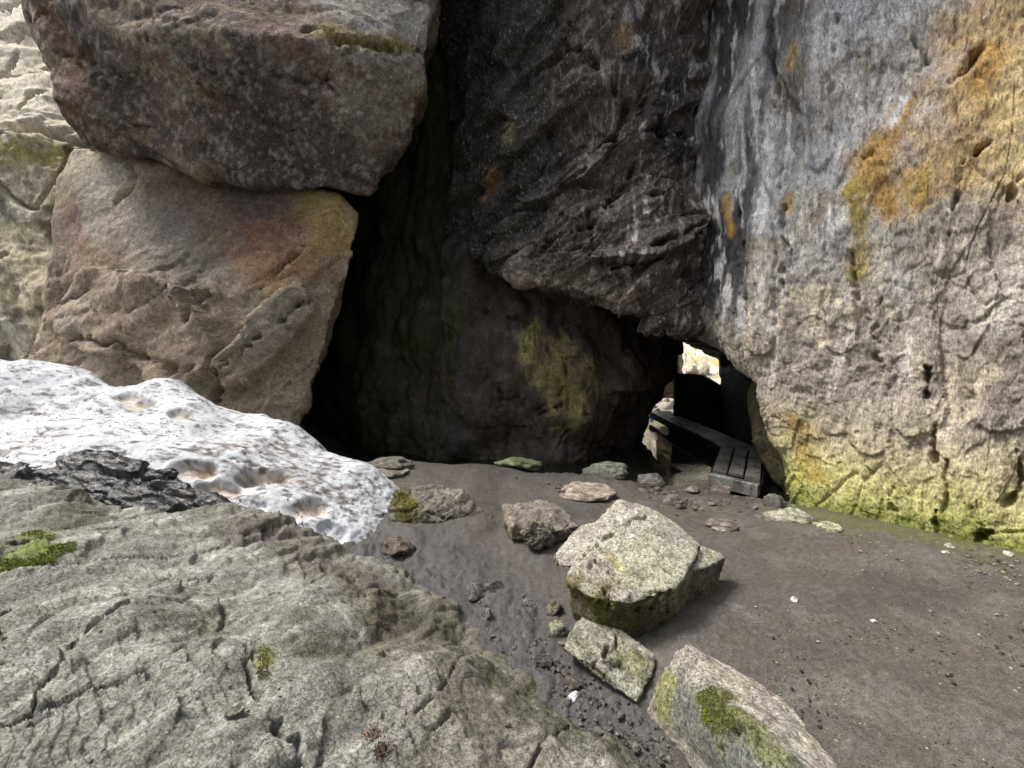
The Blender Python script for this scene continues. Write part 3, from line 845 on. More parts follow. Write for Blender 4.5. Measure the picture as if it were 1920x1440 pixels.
def left_col(V0, V, N, d, below):
    n1 = fbm(V0 * 1.2, 4, 620); n2 = fbm(V0 * 5, 4, 621); n3 = fbm(V0 * 12, 3, 622)
    c = np.tile(np.array([0.72, 0.66, 0.53], f32), (len(V0), 1))
    c = lay(c, (.40, .33, .27), sm(.25, .6, n1))
    c2 = np.tile(np.array([0.62, 0.55, 0.39], f32), (len(V0), 1))
    c2 = lay(c2, (.12, .10, .05), sm(.1, .4, n3 * .35 + n2 * .7) * .75)
    c2 = lay(c2, (.60, .57, .47), sm(.1, .4, n1))
    c2 = lay(c2, (.08, .07, .04), sm(.1, .45, fbm(V0 * 2.2 + 4, 4, 625)) * .7)
    c2 = lay(c2, (.34, .31, .08), sm(.35, .0, np.abs(V0[:, 2] - nearest(V0, [(60, 250)])[0][2] + .35) + n2 * .3) * .8)
    c = c + (c2 - c) * below[:, None]
    return c * (1 + .25 * n3)[:, None]
left_cliff, LCV, LCN = solid_from_patch('pale_cliff', GL, (-.5, 2.5, 0), left_disp, left_col, M_WALL,
    label='bleached cliff at the far left edge, split by a dark crack, pitted below', category='rock wall')

# ------------------------------------------------------------------ unseen light-blocking cave ceiling and the low passage behind the overhang
def soft_disp(seed, a=.2, b=.06):
    def f(V, N):
        fa, _ = facet(V * 1.2, seed, 1.2)
        return fa * a + fbm(V * 1.1, 3, seed + 1) * a * .7 + fbm(V * 4, 4, seed + 2, .6) * b
    return f
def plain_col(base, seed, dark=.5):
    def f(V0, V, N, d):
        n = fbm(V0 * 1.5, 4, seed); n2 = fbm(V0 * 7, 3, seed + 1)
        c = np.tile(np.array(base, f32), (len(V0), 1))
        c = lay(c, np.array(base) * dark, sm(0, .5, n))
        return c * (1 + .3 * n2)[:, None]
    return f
def box_pts(x0, x1, y0, y1, z0, z1):
    return [(x, y, z) for x in (x0, x1) for y in (y0, y1) for z in (z0, z1)]
ceiling, _, _ = hull_rock('light_blocking_ceiling', [box_pts(-6, 8, 6.0, 10.4, 8.4, 10.2), box_pts(-.6, 3.4, 4.4, 7, 8.6, 10), box_pts(-6, 2.0, 10.0, 10.6, -1, 10), box_pts(-6.5, -5, 8.5, 10.6, -1, 10), box_pts(1.0, 8, 9.0, 10.3, 4.5, 9.5)], .16,  # unseen roof, its front piece added to keep sky light off the middle
                          soft_disp(701, .3, .1), plain_col((.09, .085, .06), 705), M_CAVE, kind='structure')
sky_blocker, _, _ = hull_rock('added_gorge_blocker', [box_pts(-14, 14, -9, -6, -1, 6.5), box_pts(-14, -10, -7, 0, -1, 5)], .3, soft_disp(741, .5, .15), plain_col((.25, .23, .19), 745, .6), M_WALL, kind='structure')  # unseen cliff added behind the camera to cut low sky light
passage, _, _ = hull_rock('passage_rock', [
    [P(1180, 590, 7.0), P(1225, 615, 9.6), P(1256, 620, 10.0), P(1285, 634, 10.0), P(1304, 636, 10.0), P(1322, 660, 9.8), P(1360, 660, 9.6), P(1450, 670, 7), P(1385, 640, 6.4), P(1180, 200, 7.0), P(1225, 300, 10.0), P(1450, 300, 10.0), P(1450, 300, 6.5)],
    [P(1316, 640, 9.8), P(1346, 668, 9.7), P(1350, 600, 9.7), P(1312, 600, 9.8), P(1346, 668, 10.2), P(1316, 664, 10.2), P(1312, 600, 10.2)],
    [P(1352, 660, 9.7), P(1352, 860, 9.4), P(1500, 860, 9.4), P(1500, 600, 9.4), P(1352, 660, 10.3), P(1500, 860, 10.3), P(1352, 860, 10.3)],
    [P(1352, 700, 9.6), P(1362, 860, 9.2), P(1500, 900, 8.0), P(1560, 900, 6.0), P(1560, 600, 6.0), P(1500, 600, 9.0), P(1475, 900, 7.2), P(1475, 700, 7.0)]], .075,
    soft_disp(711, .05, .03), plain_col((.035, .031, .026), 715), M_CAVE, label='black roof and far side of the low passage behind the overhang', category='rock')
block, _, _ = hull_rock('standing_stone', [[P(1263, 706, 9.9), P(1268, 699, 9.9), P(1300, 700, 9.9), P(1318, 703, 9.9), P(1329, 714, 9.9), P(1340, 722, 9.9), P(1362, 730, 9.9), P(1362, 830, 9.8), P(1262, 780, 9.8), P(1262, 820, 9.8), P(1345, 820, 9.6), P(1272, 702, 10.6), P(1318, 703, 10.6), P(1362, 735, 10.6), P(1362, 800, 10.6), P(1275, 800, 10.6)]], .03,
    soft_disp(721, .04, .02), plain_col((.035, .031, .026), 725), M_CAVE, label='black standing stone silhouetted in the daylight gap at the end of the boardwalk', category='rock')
pillar, PV, PN = hull_rock('leaning_rock', [[P(1402, 735, 5.9), P(1412, 795, 5.8), P(1426, 850, 5.7), P(1438, 878, 5.65), P(1462, 906, 5.6), P(1476, 932, 5.5), P(1500, 930, 5.4), P(1500, 730, 5.4), P(1415, 690, 5.7), P(1480, 800, 5.3), P(1460, 760, 5.4),
     P(1420, 735, 6.6), P(1450, 880, 6.5), P(1480, 930, 6.4), P(1500, 700, 6.5)]], .025,
    soft_disp(731, .07, .03), plain_col((.085, .072, .035), 735, .5), M_CAVE, label='narrow olive rock rib leaning beside the boardwalk under the right-hand wall', category='rock')

# ------------------------------------------------------------------ snow bank (heightfield)
def field(name, pts, y0, y1, u0, u1, ny, nu, dispf, colf, mat, zcut, **kw):
    zf = rbf(pts)
    yy = np.geomspace(y0, y1, ny); uu = np.linspace(u0, u1, nu)
    Y, U = np.meshgrid(yy, uu, indexing='ij')
    X = U * Y
    G = np.stack([X, Y, zf(X, Y)], 2)
    N = grid_normals(G)
    N *= np.sign(N[..., 2:3])
    V0 = G.reshape(-1, 3); N0 = N.reshape(-1, 3)
    d, ex = dispf(V0, N0)
    V = V0 + N0 * d[:, None]
    c = colf(V0, V, N0, d, ex)
    Q = grid_quads(ny, nu)
    keep = (V[Q][:, :, 2] > zcut).any(1)
    Q = Q[keep]
    # underside: the same outline lowered, so that the body is closed
    edges = np.concatenate([Q[:, [0, 1]], Q[:, [1, 2]], Q[:, [2, 3]], Q[:, [3, 0]]])
    key = np.sort(edges, 1)
    k = key[:, 0].astype(np.int64) * len(V) + key[:, 1]
    _, idx, cnt = np.unique(k, return_index=True, return_counts=True)
    be = edges[idx[cnt == 1]]
    bv = np.unique(be)
    remap = -np.ones(len(V), int); remap[bv] = np.arange(len(bv)) + len(V)
    low = V[bv].copy(); low[:, 2] = zcut - .35
    side = np.stack([be[:, 1], be[:, 0], remap[be[:, 0]], remap[be[:, 1]]], 1)
    cen = len(V) + len(bv)
    fan = np.stack([remap[be[:, 0]], remap[be[:, 1]], np.full(len(be), cen)], 1)
    VV = np.concatenate([V, low, low.mean(0)[None]])
    cc = np.concatenate([c, np.tile(c.mean(0), (len(bv) + 1, 1))])
    used = np.zeros(len(VV), bool)
    for f in (Q, side, fan):
        used[f.ravel()] = True
    mp = np.cumsum(used) - 1
    me = fast_mesh(name, VV[used], [mp[Q], mp[side], mp[fan]], cc[used])
    return put(name, me, mat, **kw), V, N0, zf

crest = [(0, 700, 5.0), (90, 692, 5.2), (180, 700, 5.2), (260, 724, 5.0), (330, 713, 5.1), (390, 748, 5.0), (500, 776, 4.9), (560, 800, 4.8), (610, 840, 4.7), (660, 864, 4.5), (720, 887, 4.2)]
spts = [P(*c) for c in crest]
spts += [P(*c) + np.array([-.1, .35, -.5]) for c in crest[:-1]]
spts += [P(*c) + np.array([-.1, .9, -1.2]) for c in crest[1:-1]]
spts += [P(*c) for c in [(160, 850, 3.6), (0, 880, 3.6), (340, 890, 3.55), (480, 955, 3.38), (560, 975, 3.38), (650, 1018, 3.45), (690, 1020, 3.55), (722, 980, 3.75), (725, 930, 4.09),
                         (100, 780, 4.25), (0, 790, 4.2), (220, 790, 4.2), (300, 790, 4.2), (400, 815, 4.1), (550, 850, 4.2), (450, 880, 3.72), (600, 900, 3.9), (520, 880, 3.85), (520, 925, 3.62), (440, 915, 3.62), (620, 960, 3.6), (250, 760, 4.6), (450, 800, 4.5)]]
spts += [np.array(p, float) for p in [(-6.5, 5, 1.5), (-6, 3.6, .8), (-5, 3.2, .1), (-4, 3.0, 0), (-3, 3.0, -.1), (-2, 3.05, -.15), (-1.3, 3.2, -.2), (-.62, 3.5, -.12), (-.6, 4.0, -.02), (-.75, 4.6, -.5), (-6, 6.2, 1.2), (-3, 6, -.2), (-1.2, 5.4, -.9)]]
def snow_disp(V, N):
    q = V @ basis((.6, 1.1, 1))
    d = fbm(V * 1.6, 3, 801) * .06 + fbm(q * 6, 4, 802, .55) * .015 + fbm(V * 22, 3, 803) * .006
    hol = np.zeros(len(V))
    for p, r, dep in [([(470, 885), (530, 890)], .14, .13), ([(340, 870), (390, 870)], .13, .10), ([(400, 905), (440, 910)], .10, .07), ([(560, 945), (600, 940)], .15, .08), ([(240, 740), (270, 755)], .14, .09), ([(330, 765), (350, 770)], .1, .07), ([(620, 985), (640, 1000)], .09, .06), ([(460, 930), (480, 940)], .1, .05)]:
        m = sm(r, r * .15, polydist(V, nearest(V, p)) + fbm(V * 4, 3, 807) * .04)
        d -= dep * m
        if dep > .065:
            hol = np.maximum(hol, m)
    crumb = sm(.6, .2, polydist(V, nearest(V, [(700, 900), (700, 1000)])))
    d += crumb * (fbm(V * 13, 4, 809, .7) * .014 + fbm(V * 40, 2, 810) * .004)
    return d, hol
def snow_col(V0, V, N, d, hol):
    q = V0 @ basis((.45, 1.3, 1), math.radians(10))
    s = fbm(q * 4, 5, 820, .65); n1 = fbm(V0 * .9, 3, 821); n2 = fbm(V0 * 9, 4, 822, .7); fine = fbm(q * 26, 3, 823)
    long_ = fbm(V0 @ basis((.2, 2.0, 2.0), math.radians(-12)) * 9, 4, 824, .65)
    c = np.tile(np.array([0.57, 0.59, 0.615], f32), (len(V0), 1))
    up = sm(.45, .8, N[:, 2])
    c = lay(c, (.40, .385, .37), sm(-.1, .5, s * .6 + n2 * .2 + n1 * .4) * .5 * up)
    c = lay(c, (.19, .175, .165), sm(.05, .42, long_ * .9 + n2 * .15 + n1 * .3) * .75 * up)
    a = nearest(V0, [(540, 850), (460, 840), (640, 900)])
    c = lay(c, (.20, .17, .155), sm(.55, .1, polydist(V0, a) + s * .35) * sm(-.3, .3, long_ + fine * .5) * .75 * up)
    c = lay(c, (.10, .085, .08), sm(.16, .36, fine * .6 + n2 * .4 + long_ * .35) * .8 * (up * .8 + .2))
    c = lay(c, (.50, .38, .22), hol * .45)
    return c
snow, SV, SN, snow_z = field('snow_bank', spts, 2.9, 6.3, -1.5, -.12, 270, 380, snow_disp, snow_col, M_SNOW, -.3,
    label='melting bank of dirty old snow against the left boulders', category='snow bank')

# ------------------------------------------------------------------ foreground slab (heightfield)
edge = [(0, 902, .62), (180, 932, .55), (460, 966, .35), (560, 986, .25), (650, 1032, .12), (760, 1072, .02), (870, 1152, -.1), (1000, 1272, -.15), (1100, 1372, -.15), (1190, 1442, -.15)]
E = np.array([Z(*e) for e in edge])
bpts = list(E)
for a in E[:4]:
    bpts.append(a + np.array([.1, .35, -.45]))
for a in E[4:]:
    bpts.append(a + np.array([.25, .25, -.5]))
bpts += [Z(*c) for c in [(0, 1050, .62), (0, 1140, .62), (0, 1250, .60), (0, 1440, .58), (150, 1000, .57), (300, 1050, .50), (300, 1200, .50), (300, 1440, .50), (500, 1100, .36), (550, 1250, .38), (550, 1440, .40),
                          (700, 1140, .22), (600, 1050, .25), (750, 1300, .27), (800, 1440, .28), (640, 1180, .33), (860, 1350, .22), (940, 1440, .2), (800, 1200, .08), (930, 1320, .05), (1030, 1420, .02)]]
bpts += [np.array(p, float) for p in [(-6, 3.2, .7), (-6, 1, .6), (-3, 1, .6), (-1, .4, .5), (0, .4, .3), (.5, .5, 0), (-6, 4.2, .2), (.9, 1.2, -.5), (.3, 3.0, -.6), (-3, 4.3, -.2)]]
slab_grooves_all = [([(0, 1150), (60, 1140), (110, 1130)], .05, .10), ([(60, 1330), (130, 1230), (230, 1150)], .012, .03), ([(470, 1200), (480, 1260), (500, 1330)], .03, .05), ([(290, 1400), (330, 1330)], .025, .045),
                ([(520, 1350), (540, 1440)], .03, .06), ([(0, 1390), (50, 1340)], .035, .07), ([(330, 1085), (430, 1105)], .012, .03), ([(370, 1320), (385, 1270)], .015, .03), ([(70, 985), (110, 985)], .02, .05),
                ([(10, 1040), (60, 1020)], .06, .06), ([(270, 1170), (330, 1150), (420, 1040)], .012, .025), ([(800, 1290), (810, 1370)], .02, .03), ([(620, 1280), (700, 1290), (790, 1400)], .02, .02), ([(200, 990), (260, 1000)], .015, .03), ([(240, 1330), (290, 1300)], .012, .02)]
slab_grooves = [g for k, g in enumerate(slab_grooves_all) if k not in (3, 7, 8, 11, 13, 14)]
def slab_disp(V, N):
    q = V @ basis((1.0, .55, 1), math.radians(-35))
    fa, _ = facet(q * 3.2, 901, 1.1, .6); fb, _ = facet(q * 11, 902, 1.1); fc, _ = facet(q * 30, 905, 1.1)
    d = fa * .018 + fb * .008 + fc * .004 + chip(q * 2.4, 951) * .11 + chip(q * 7, 952) * .032 + chip(q * 20, 953) * .011 + fbm(V * 1.5, 2, 903) * .03 + fbm(q * 16, 4, 904, .6) * .006
    d -= .055 * crackline(V @ basis((1.0, .18, 1), math.radians(-38)) * 2.6, 907, .03, .15) * sm(-.15, .25, fbm(V * 2.3, 3, 908))
    ph = (V[:, 0] * .556 + V[:, 1] * .83) * 7 + fbm(V * 1.6, 3, 915) * 1.6
    saw = ph - np.floor(ph)
    d += (saw ** 1.5) * .034 * sm(-.05, .4, fbm(V * 1.9 + 3, 3, 916))
    ph = (V[:, 0] * .50 + V[:, 1] * .86) * 23 + fbm(V * 3, 3, 917) * 2.0
    d += (ph - np.floor(ph)) * .010 * sm(.0, .45, fbm(V * 2.6 + 6, 3, 918))
    rim = sm(.35, .05, polydist(V, nearest(V, [(480, 970), (560, 1000), (680, 1080), (800, 1160)])))
    d += rim * (fb * .03 + fbm(V * 9, 3, 906) * .012)
    pt = Paint(V, 911, 6.0)
    for p, r, dep in slab_grooves:
        d -= dep * 1.8 * pt.crack(p, r * 1.05, 2.4)
    return d, rim
def slab_col(V0, V, N, d, rim):
    q = V0 @ basis((1.0, .55, 1), math.radians(-35))
    n1 = fbm(V0 * 1.6, 4, 920); n2 = fbm(q * 7, 5, 921, .6); n3 = fbm(V0 * 26, 3, 922)
    c = np.tile(np.array([0.265, 0.262, 0.23], f32), (len(V0), 1))
    c = lay(c, (.40, .40, .345), sm(0, .45, n2 + .2 * n1))
    c = lay(c, (.165, .16, .12), sm(.1, .5, n1 - .3 * n2))
    c = lay(c, (.17, .165, .14), sm(.1, .5, -n2 + .3 * n3) * .6)
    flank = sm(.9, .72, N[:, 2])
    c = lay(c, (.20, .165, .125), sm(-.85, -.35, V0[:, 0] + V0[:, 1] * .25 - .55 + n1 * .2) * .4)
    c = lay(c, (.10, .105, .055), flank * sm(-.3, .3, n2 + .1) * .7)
    c = lay(c, (.16, .135, .115), rim * .8)
    pt = Paint(V0, 931, 6.0)
    c = lay(c, (.085, .085, .05), pt.blot([(740, 1100), (850, 1180), (980, 1300), (1090, 1400)], .15) * .85)
    c = lay(c, (.13, .115, .085), pt.blot([(620, 1060), (700, 1130), (800, 1230), (900, 1340)], .14) * .6)
    for p, r, cc in [([(20, 1050), (90, 1030)], .10, (.20, .26, .03)), ([(500, 1210), (500, 1250)], .035, (.20, .20, .03)), ([(60, 985), (90, 1000)], .08, (.22, .25, .06))]:
        c = lay(c, cc, pt.blot(p, r) * .8)
    return c * 1.02 * (1 + .28 * n3)[:, None]
slab, BV, BN, slab_z = field('bedrock_slab', bpts, .5, 4.3, -1.6, .62, 430, 430, slab_disp, slab_col, M_SLAB, -.4,
    label='broad grey-green cracked rock slab filling the lower left foreground', category='rock slab')

# dark wet rock between slab and snow
hulls = [[P(-60, 890, 3.5), P(60, 875, 3.55), P(110, 858, 3.6), P(175, 850, 3.6), P(240, 862, 3.55), P(320, 880, 3.5), P(350, 905, 3.45), P(180, 935, 3.25), P(0, 905, 3.3), P(120, 940, 3.4), P(330, 960, 3.3), P(100, 1000, 3.9), P(300, 1000, 3.8)],
         [P(160, 925, 3.3), P(240, 905, 3.38), P(300, 890, 3.42), P(400, 925, 3.4), P(455, 962, 3.32), P(430, 975, 3.25), P(200, 945, 3.2), P(320, 1000, 3.4), P(440, 1000, 3.6), P(260, 1000, 3.7)]]
def wet_disp(V, N):
    q = V @ basis((.35, .8, 1.6), 0, math.radians(-14))
    fa, _ = facet(q * 5, 951, 1.3); fb, _ = facet(q * 16, 952, 1.2)
    return fa * .09 + fb * .03 + fbm(q * 9, 4, 953, .6) * .03
def wet_col(V0, V, N, d):
    n = fbm(V0 * 5, 4, 955)
    c = np.tile(np.array([0.014, 0.014, 0.015], f32), (len(V0), 1))
    return lay(c, (.04, .038, .034), sm(.1, .6, n))
wet, _, _ = hull_rock('wet_rock', hulls, .012, wet_disp, wet_col, M_WET, label='black wet jagged rock between the snow and the foreground slab', category='rock')

# ------------------------------------------------------------------ boulders standing on the ground
def stone_disp(seed, a, b, c, f1=3.0, f2=10.0, st=(1, 1, 1), yaw=0, tilt=0, grooves=(), cw=.02):
    def f(V, N):
        q = V @ basis(st, yaw, tilt)
        fa, _ = facet(q * f1, seed, 1.1); fb, _ = facet(q * f2, seed + 1, 1.1)
        d = fa * a * .3 + fb * b * .35 + chip(q * f1 * .8, seed + 21) * a * 1.1 + chip(q * f2 * .8, seed + 22) * b * 1.3 + chip(V * f2 * 2.6, seed + 23) * b * .4 + fbm(V * f2 * 2, 3, seed + 3, .6) * c * .6
        if grooves:
            pt = Paint(V, seed + 11, 8.0)
        for p, r, dep in grooves:
            d = d - dep * 1.3 * pt.crack(p, r * 1.8, 1.6)
        return d
    return f
def stone_col(base, seed, layers=(), spots=(), amp=.3, side=None):
    """layers: (colour, noise frequency, from, to); spots: (pixel points, radius, colour, amount); side: colour of steep faces"""
    def f(V0, V, N, d):
        c = np.tile(np.array(base, f32), (len(V0), 1))
        for k, (cc, fr, a, b) in enumerate(layers):
            c = lay(c, cc, sm(a, b, fbm(V0 * fr, 4, seed + k * 7)))
        n2 = fbm(V0 * 9, 4, seed + 51)
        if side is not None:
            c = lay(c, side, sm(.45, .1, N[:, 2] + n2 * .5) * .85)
        if spots:
            pt = Paint(V0, seed + 71, 7.0)
        for p, r, cc, am in spots:
            c = lay(c, cc, am * pt.blot(p, r, .6))
        return c * (1 + amp * fbm(V0 * 40, 3, seed + 61))[:, None]
    return f

def block_hull(top, shrink, push, zb):
    T = np.array([P(*t) for t in top])
    c = T.mean(0)
    B = c + (T - c) * shrink
    B[:, 1] += push
    B[:, 2] = zb
    M = c + (T - c) * (.5 + shrink * .5) * 1.02
    M[:, 1] += push * .4
    M[:, 2] = T[:, 2] * .45 + zb * .55
    return list(T) + list(M) + list(B)
main = block_hull([(1160, 936, 3.12), (1225, 957, 3.06), (1305, 999, 2.96), (1316, 1022, 2.86), (1278, 1084, 2.54), (1264, 1102, 2.46), (1182, 1132, 2.40), (1110, 1122, 2.46), (1060, 1085, 2.58), (1098, 998, 2.92)], .86, .05, -.12)
shoulder = block_hull([(1312, 1016, 2.98), (1357, 1036, 3.0), (1361, 1045, 2.9), (1330, 1060, 2.76), (1290, 1068, 2.7)], .8, .06, -.12)
nose = [P(1100, 992, 2.92), P(1092, 985, 3.0), P(1034, 1036, 2.82), P(1031, 1052, 2.76), P(1040, 1062, 2.72), P(1066, 1064, 2.7), P(1110, 1010, 2.86), P(1130, 980, 2.96), P(1075, 1080, 2.86), P(1060, 1060, 3.0), P(1120, 1040, 3.05)]
big, BGV, BGN = hull_rock('pale_boulder', [main, shoulder, nose], .011,
    stone_disp(1001, .04, .011, .006, 3.0, 10, grooves=[([(1212, 962), (1160, 985), (1110, 1018), (1080, 1040)], .012, .045), ([(1110, 1040), (1140, 1065), (1190, 1105)], .012, .035), ([(1100, 1085), (1110, 1050)], .012, .03), ([(1245, 1060), (1275, 1075)], .01, .02), ([(1180, 1120), (1200, 1160)], .02, .05), ([(1235, 1110), (1225, 1160)], .02, .05), ([(1140, 1100), (1135, 1150)], .02, .04), ([(1265, 1110), (1262, 1180)], .012, .02)]),
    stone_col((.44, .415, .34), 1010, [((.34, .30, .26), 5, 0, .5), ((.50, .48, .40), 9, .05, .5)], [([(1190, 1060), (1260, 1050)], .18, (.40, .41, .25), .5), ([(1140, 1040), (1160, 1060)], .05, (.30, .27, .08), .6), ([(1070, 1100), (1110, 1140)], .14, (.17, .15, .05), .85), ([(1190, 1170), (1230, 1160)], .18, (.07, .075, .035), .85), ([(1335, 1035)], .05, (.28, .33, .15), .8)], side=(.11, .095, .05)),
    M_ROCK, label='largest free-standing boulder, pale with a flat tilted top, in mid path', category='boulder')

brown = [P(942, 945, 3.75), P(1000, 940, 3.8), P(1040, 946, 3.78), P(1062, 955, 3.7), P(1086, 985, 3.55), P(1075, 1005, 3.55), P(1020, 1000, 3.45), P(965, 985, 3.5), P(948, 975, 3.6), P(960, 1012, 3.5), P(1030, 1020, 3.5), P(1080, 1030, 3.7), P(950, 1000, 3.8), P(1040, 990, 4.0)]
hull_rock('brown_block', [brown], .012, stone_disp(1101, .04, .015, .01, 4, 13), stone_col((.24, .21, .175), 1110, [((.16, .135, .11), 6, 0, .5)], [([(950, 975), (962, 1005)], .06, (.34, .30, .22), .8)], side=(.14, .115, .09)), M_ROCK,
    label='squat flat-topped brown block left of the pale boulder', category='boulder')
hull_rock('knobbly_stone', [[P(985, 985, 3.42), P(1005, 975, 3.46), P(1022, 995, 3.42), P(1022, 1022, 3.4), P(1000, 1030, 3.35), P(980, 1020, 3.4), P(1040, 1015, 3.5), P(1035, 990, 3.55), P(1000, 1020, 3.6)]], .008,
    stone_disp(1121, .04, .03, .02, 6, 18), stone_col((.15, .135, .115), 1125, [((.22, .2, .16), 8, .1, .5)]), M_ROCK, label='small knobbly grey stone leaning on the front of the brown block', category='stone')
mossy = [P(727, 965, 3.85), P(735, 930, 3.9), P(748, 914, 3.95), P(760, 918, 3.9), P(780, 945, 3.75), P(830, 907, 4.1), P(862, 915, 4.1), P(890, 940, 4.0), P(922, 968, 3.9), P(915, 980, 3.85), P(850, 985, 3.75), P(800, 978, 3.7), P(760, 985, 3.72), P(735, 985, 3.8), P(820, 1005, 3.8), P(880, 990, 4.2), P(760, 990, 4.2)]
moss_b, MBV, MBN = hull_rock('layered_rock', [mossy], .013, stone_disp(1201, .05, .02, .012, 4, 12, (.6, .8, 2.2), 0, math.radians(10), grooves=[([(840, 968), (890, 972), (918, 976)], .02, .07), ([(800, 955), (850, 962)], .015, .04)]),
    stone_col((.20, .185, .155), 1210, [((.28, .26, .22), 6, .05, .5), ((.12, .11, .09), 4, .1, .5)], [([(745, 930), (755, 965)], .13, (.17, .155, .03), .9)]), M_ROCK, label='low layered grey rock with a yellow-mossed end beside the snow', category='rock')
frac = [P(1095, 1152, 2.6), P(1130, 1150, 2.58), P(1200, 1196, 2.42), P(1228, 1224, 2.36), P(1226, 1255, 2.28), P(1194, 1318, 2.12), P(1150, 1290, 2.18), P(1052, 1216, 2.36), P(1058, 1205, 2.42), P(1085, 1170, 2.54), P(1200, 1325, 2.2), P(1226, 1290, 2.4), P(1080, 1240, 2.5), P(1150, 1260, 2.6)]
hull_rock('fractured_slab', [frac], .008, stone_disp(1301, .03, .011, .005, 5, 14, (1.3, .6, 1), math.radians(35), grooves=[([(1155, 1185), (1140, 1210), (1120, 1232)], .014, .07), ([(1080, 1190), (1110, 1215), (1150, 1240)], .010, .03), ([(1150, 1230), (1190, 1250)], .010, .03), ([(1130, 1260), (1165, 1230)], .010, .025)], cw=.012),
    stone_col((.30, .285, .225), 1310, [((.20, .195, .14), 7, 0, .5), ((.42, .40, .33), 10, .1, .5)], [([(1190, 1230), (1170, 1210)], .08, (.21, .22, .09), .7), ([(1170, 1290)], .08, (.30, .31, .24), .7)], side=(.13, .12, .07)), M_ROCK,
    label='cracked tilting slab wedged below the pale boulder', category='rock')
log = [P(1243, 1250, 2.12), P(1262, 1232, 2.15), P(1290, 1206, 2.2), P(1330, 1226, 2.15), P(1420, 1272, 1.98), P(1480, 1312, 1.85), P(1558, 1412, 1.6), P(1584, 1450, 1.52), P(1600, 1560, 1.4), P(1240, 1300, 2.06), P(1216, 1335, 2.12), P(1230, 1352, 2.08),
       P(1300, 1262, 1.96), P(1390, 1350, 1.62), P(1450, 1420, 1.46), P(1520, 1560, 1.25), P(1268, 1402, 1.98), P(1298, 1452, 1.88), P(1380, 1560, 1.55), P(1520, 1640, 1.4), P(1300, 1330, 2.4), P(1450, 1380, 2.1), P(1560, 1500, 1.8)]
logr, LGV, LGN = hull_rock('ridge_boulder', [log], .0085, stone_disp(1401, .035, .009, .005, 3.6, 15, (1.5, .5, 1.2), math.radians(38), grooves=[([(1345, 1415), (1375, 1385), (1395, 1370)], .010, .04), ([(1410, 1400), (1450, 1395), (1475, 1430)], .014, .04), ([(1350, 1270), (1430, 1350), (1530, 1430)], .008, .014), ([(1300, 1260), (1330, 1275), (1360, 1295)], .03, .03)], cw=.012),
    stone_col((.42, .385, .32), 1410, [((.30, .25, .21), 6, 0, .5), ((.50, .47, .38), 11, .1, .5)], [([(1260, 1310), (1290, 1350), (1330, 1410)], .17, (.15, .155, .135), .95), ([(1370, 1430), (1430, 1440)], .14, (.16, .17, .16), .9), ([(1330, 1310), (1360, 1350)], .09, (.13, .14, .035), .9), ([(1400, 1360), (1450, 1410)], .07, (.18, .19, .06), .8), ([(1240, 1280), (1235, 1330)], .06, (.27, .27, .09), .8)]), M_ROCK,
    label='long ridge-backed pale boulder with green moss at the bottom edge', category='boulder')
hull_rock('half_hidden_stone', [[P(1232, 1225, 2.5), P(1250, 1200, 2.55), P(1290, 1194, 2.55), P(1308, 1208, 2.5), P(1312, 1235, 2.42), P(1270, 1255, 2.35), P(1240, 1250, 2.4), P(1300, 1230, 2.7), P(1250, 1240, 2.7), P(1345, 1240, 2.5)]], .009,
    stone_disp(1501, .03, .012, .006, 6, 16), stone_col((.22, .225, .17), 1505, [((.13, .14, .08), 7, 0, .5)], [([(1270, 1200)], .05, (.22, .25, .08), .8)], side=(.1, .095, .06)), M_ROCK, label='greenish stone half hidden between the cracked slab and the ridge-backed boulder', category='stone')

# ------------------------------------------------------------------ smaller stones, each its own thing
rng = np.random.default_rng(7)
def stone(name, box, z, label, base, depth=.8, level=5, seed=1, flat=1.0, layers=(), spots=(), sink=.6, group=None, category='stone', mat=None):
    x0, y0, x1, y1 = box
    b = Z((x0 + x1) / 2, y1, z)
    d = (b - CAM) @ FWD
    w = (x1 - x0) / F * d
    down = math.atan2(CAM[2] - z, math.hypot(b[0], b[1]))
    hpx = (y1 - y0) / F * d
    dep = w * depth
    h = max((hpx - dep * math.sin(down) * .8) / math.cos(down), hpx * .5) * flat
    r = np.random.default_rng(seed)
    V, T = chunk(r, level)
    V = V / np.array([np.ptp(V[:, 0]), np.ptp(V[:, 1]), np.ptp(V[:, 2])])
    V = V - (V.max(0) + V.min(0)) / 2
    V = V * np.array([w, dep, h * (1 + sink)])
    V[:, 2] += h / 2 - h * sink / 2
    V = V + np.array([b[0], b[1] + dep * .45, z])
    c = np.tile(np.array(base, f32), (len(V), 1))
    n = fbm(V * 12, 4, seed); n2 = fbm(V * 40, 3, seed + 3)
    c = lay(c, np.array(base) * .6, sm(0, .5, n)); c = lay(c, np.minimum(np.array(base) * 1.45, .7), sm(.1, .5, -n + n2 * .3))
    for cc, lo, hi in layers:
        c = lay(c, cc, sm(lo, hi, fbm(V * 8, 3, seed + 9)))
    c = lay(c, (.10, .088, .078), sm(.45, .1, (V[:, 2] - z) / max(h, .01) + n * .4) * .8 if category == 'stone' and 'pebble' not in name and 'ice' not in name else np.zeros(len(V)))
    c = c * (1 + .3 * n2)[:, None]
    me = fast_mesh(name, V, [T], c)
    return rebase(put(name, me, mat or M_ROCK, label=label, category=category, group=group))
def gzp(px, py, it=6):
    z = 0.0
    for _ in range(it):
        p = Z(px, py, z)
        z = gz(p[0], p[1])
    return z
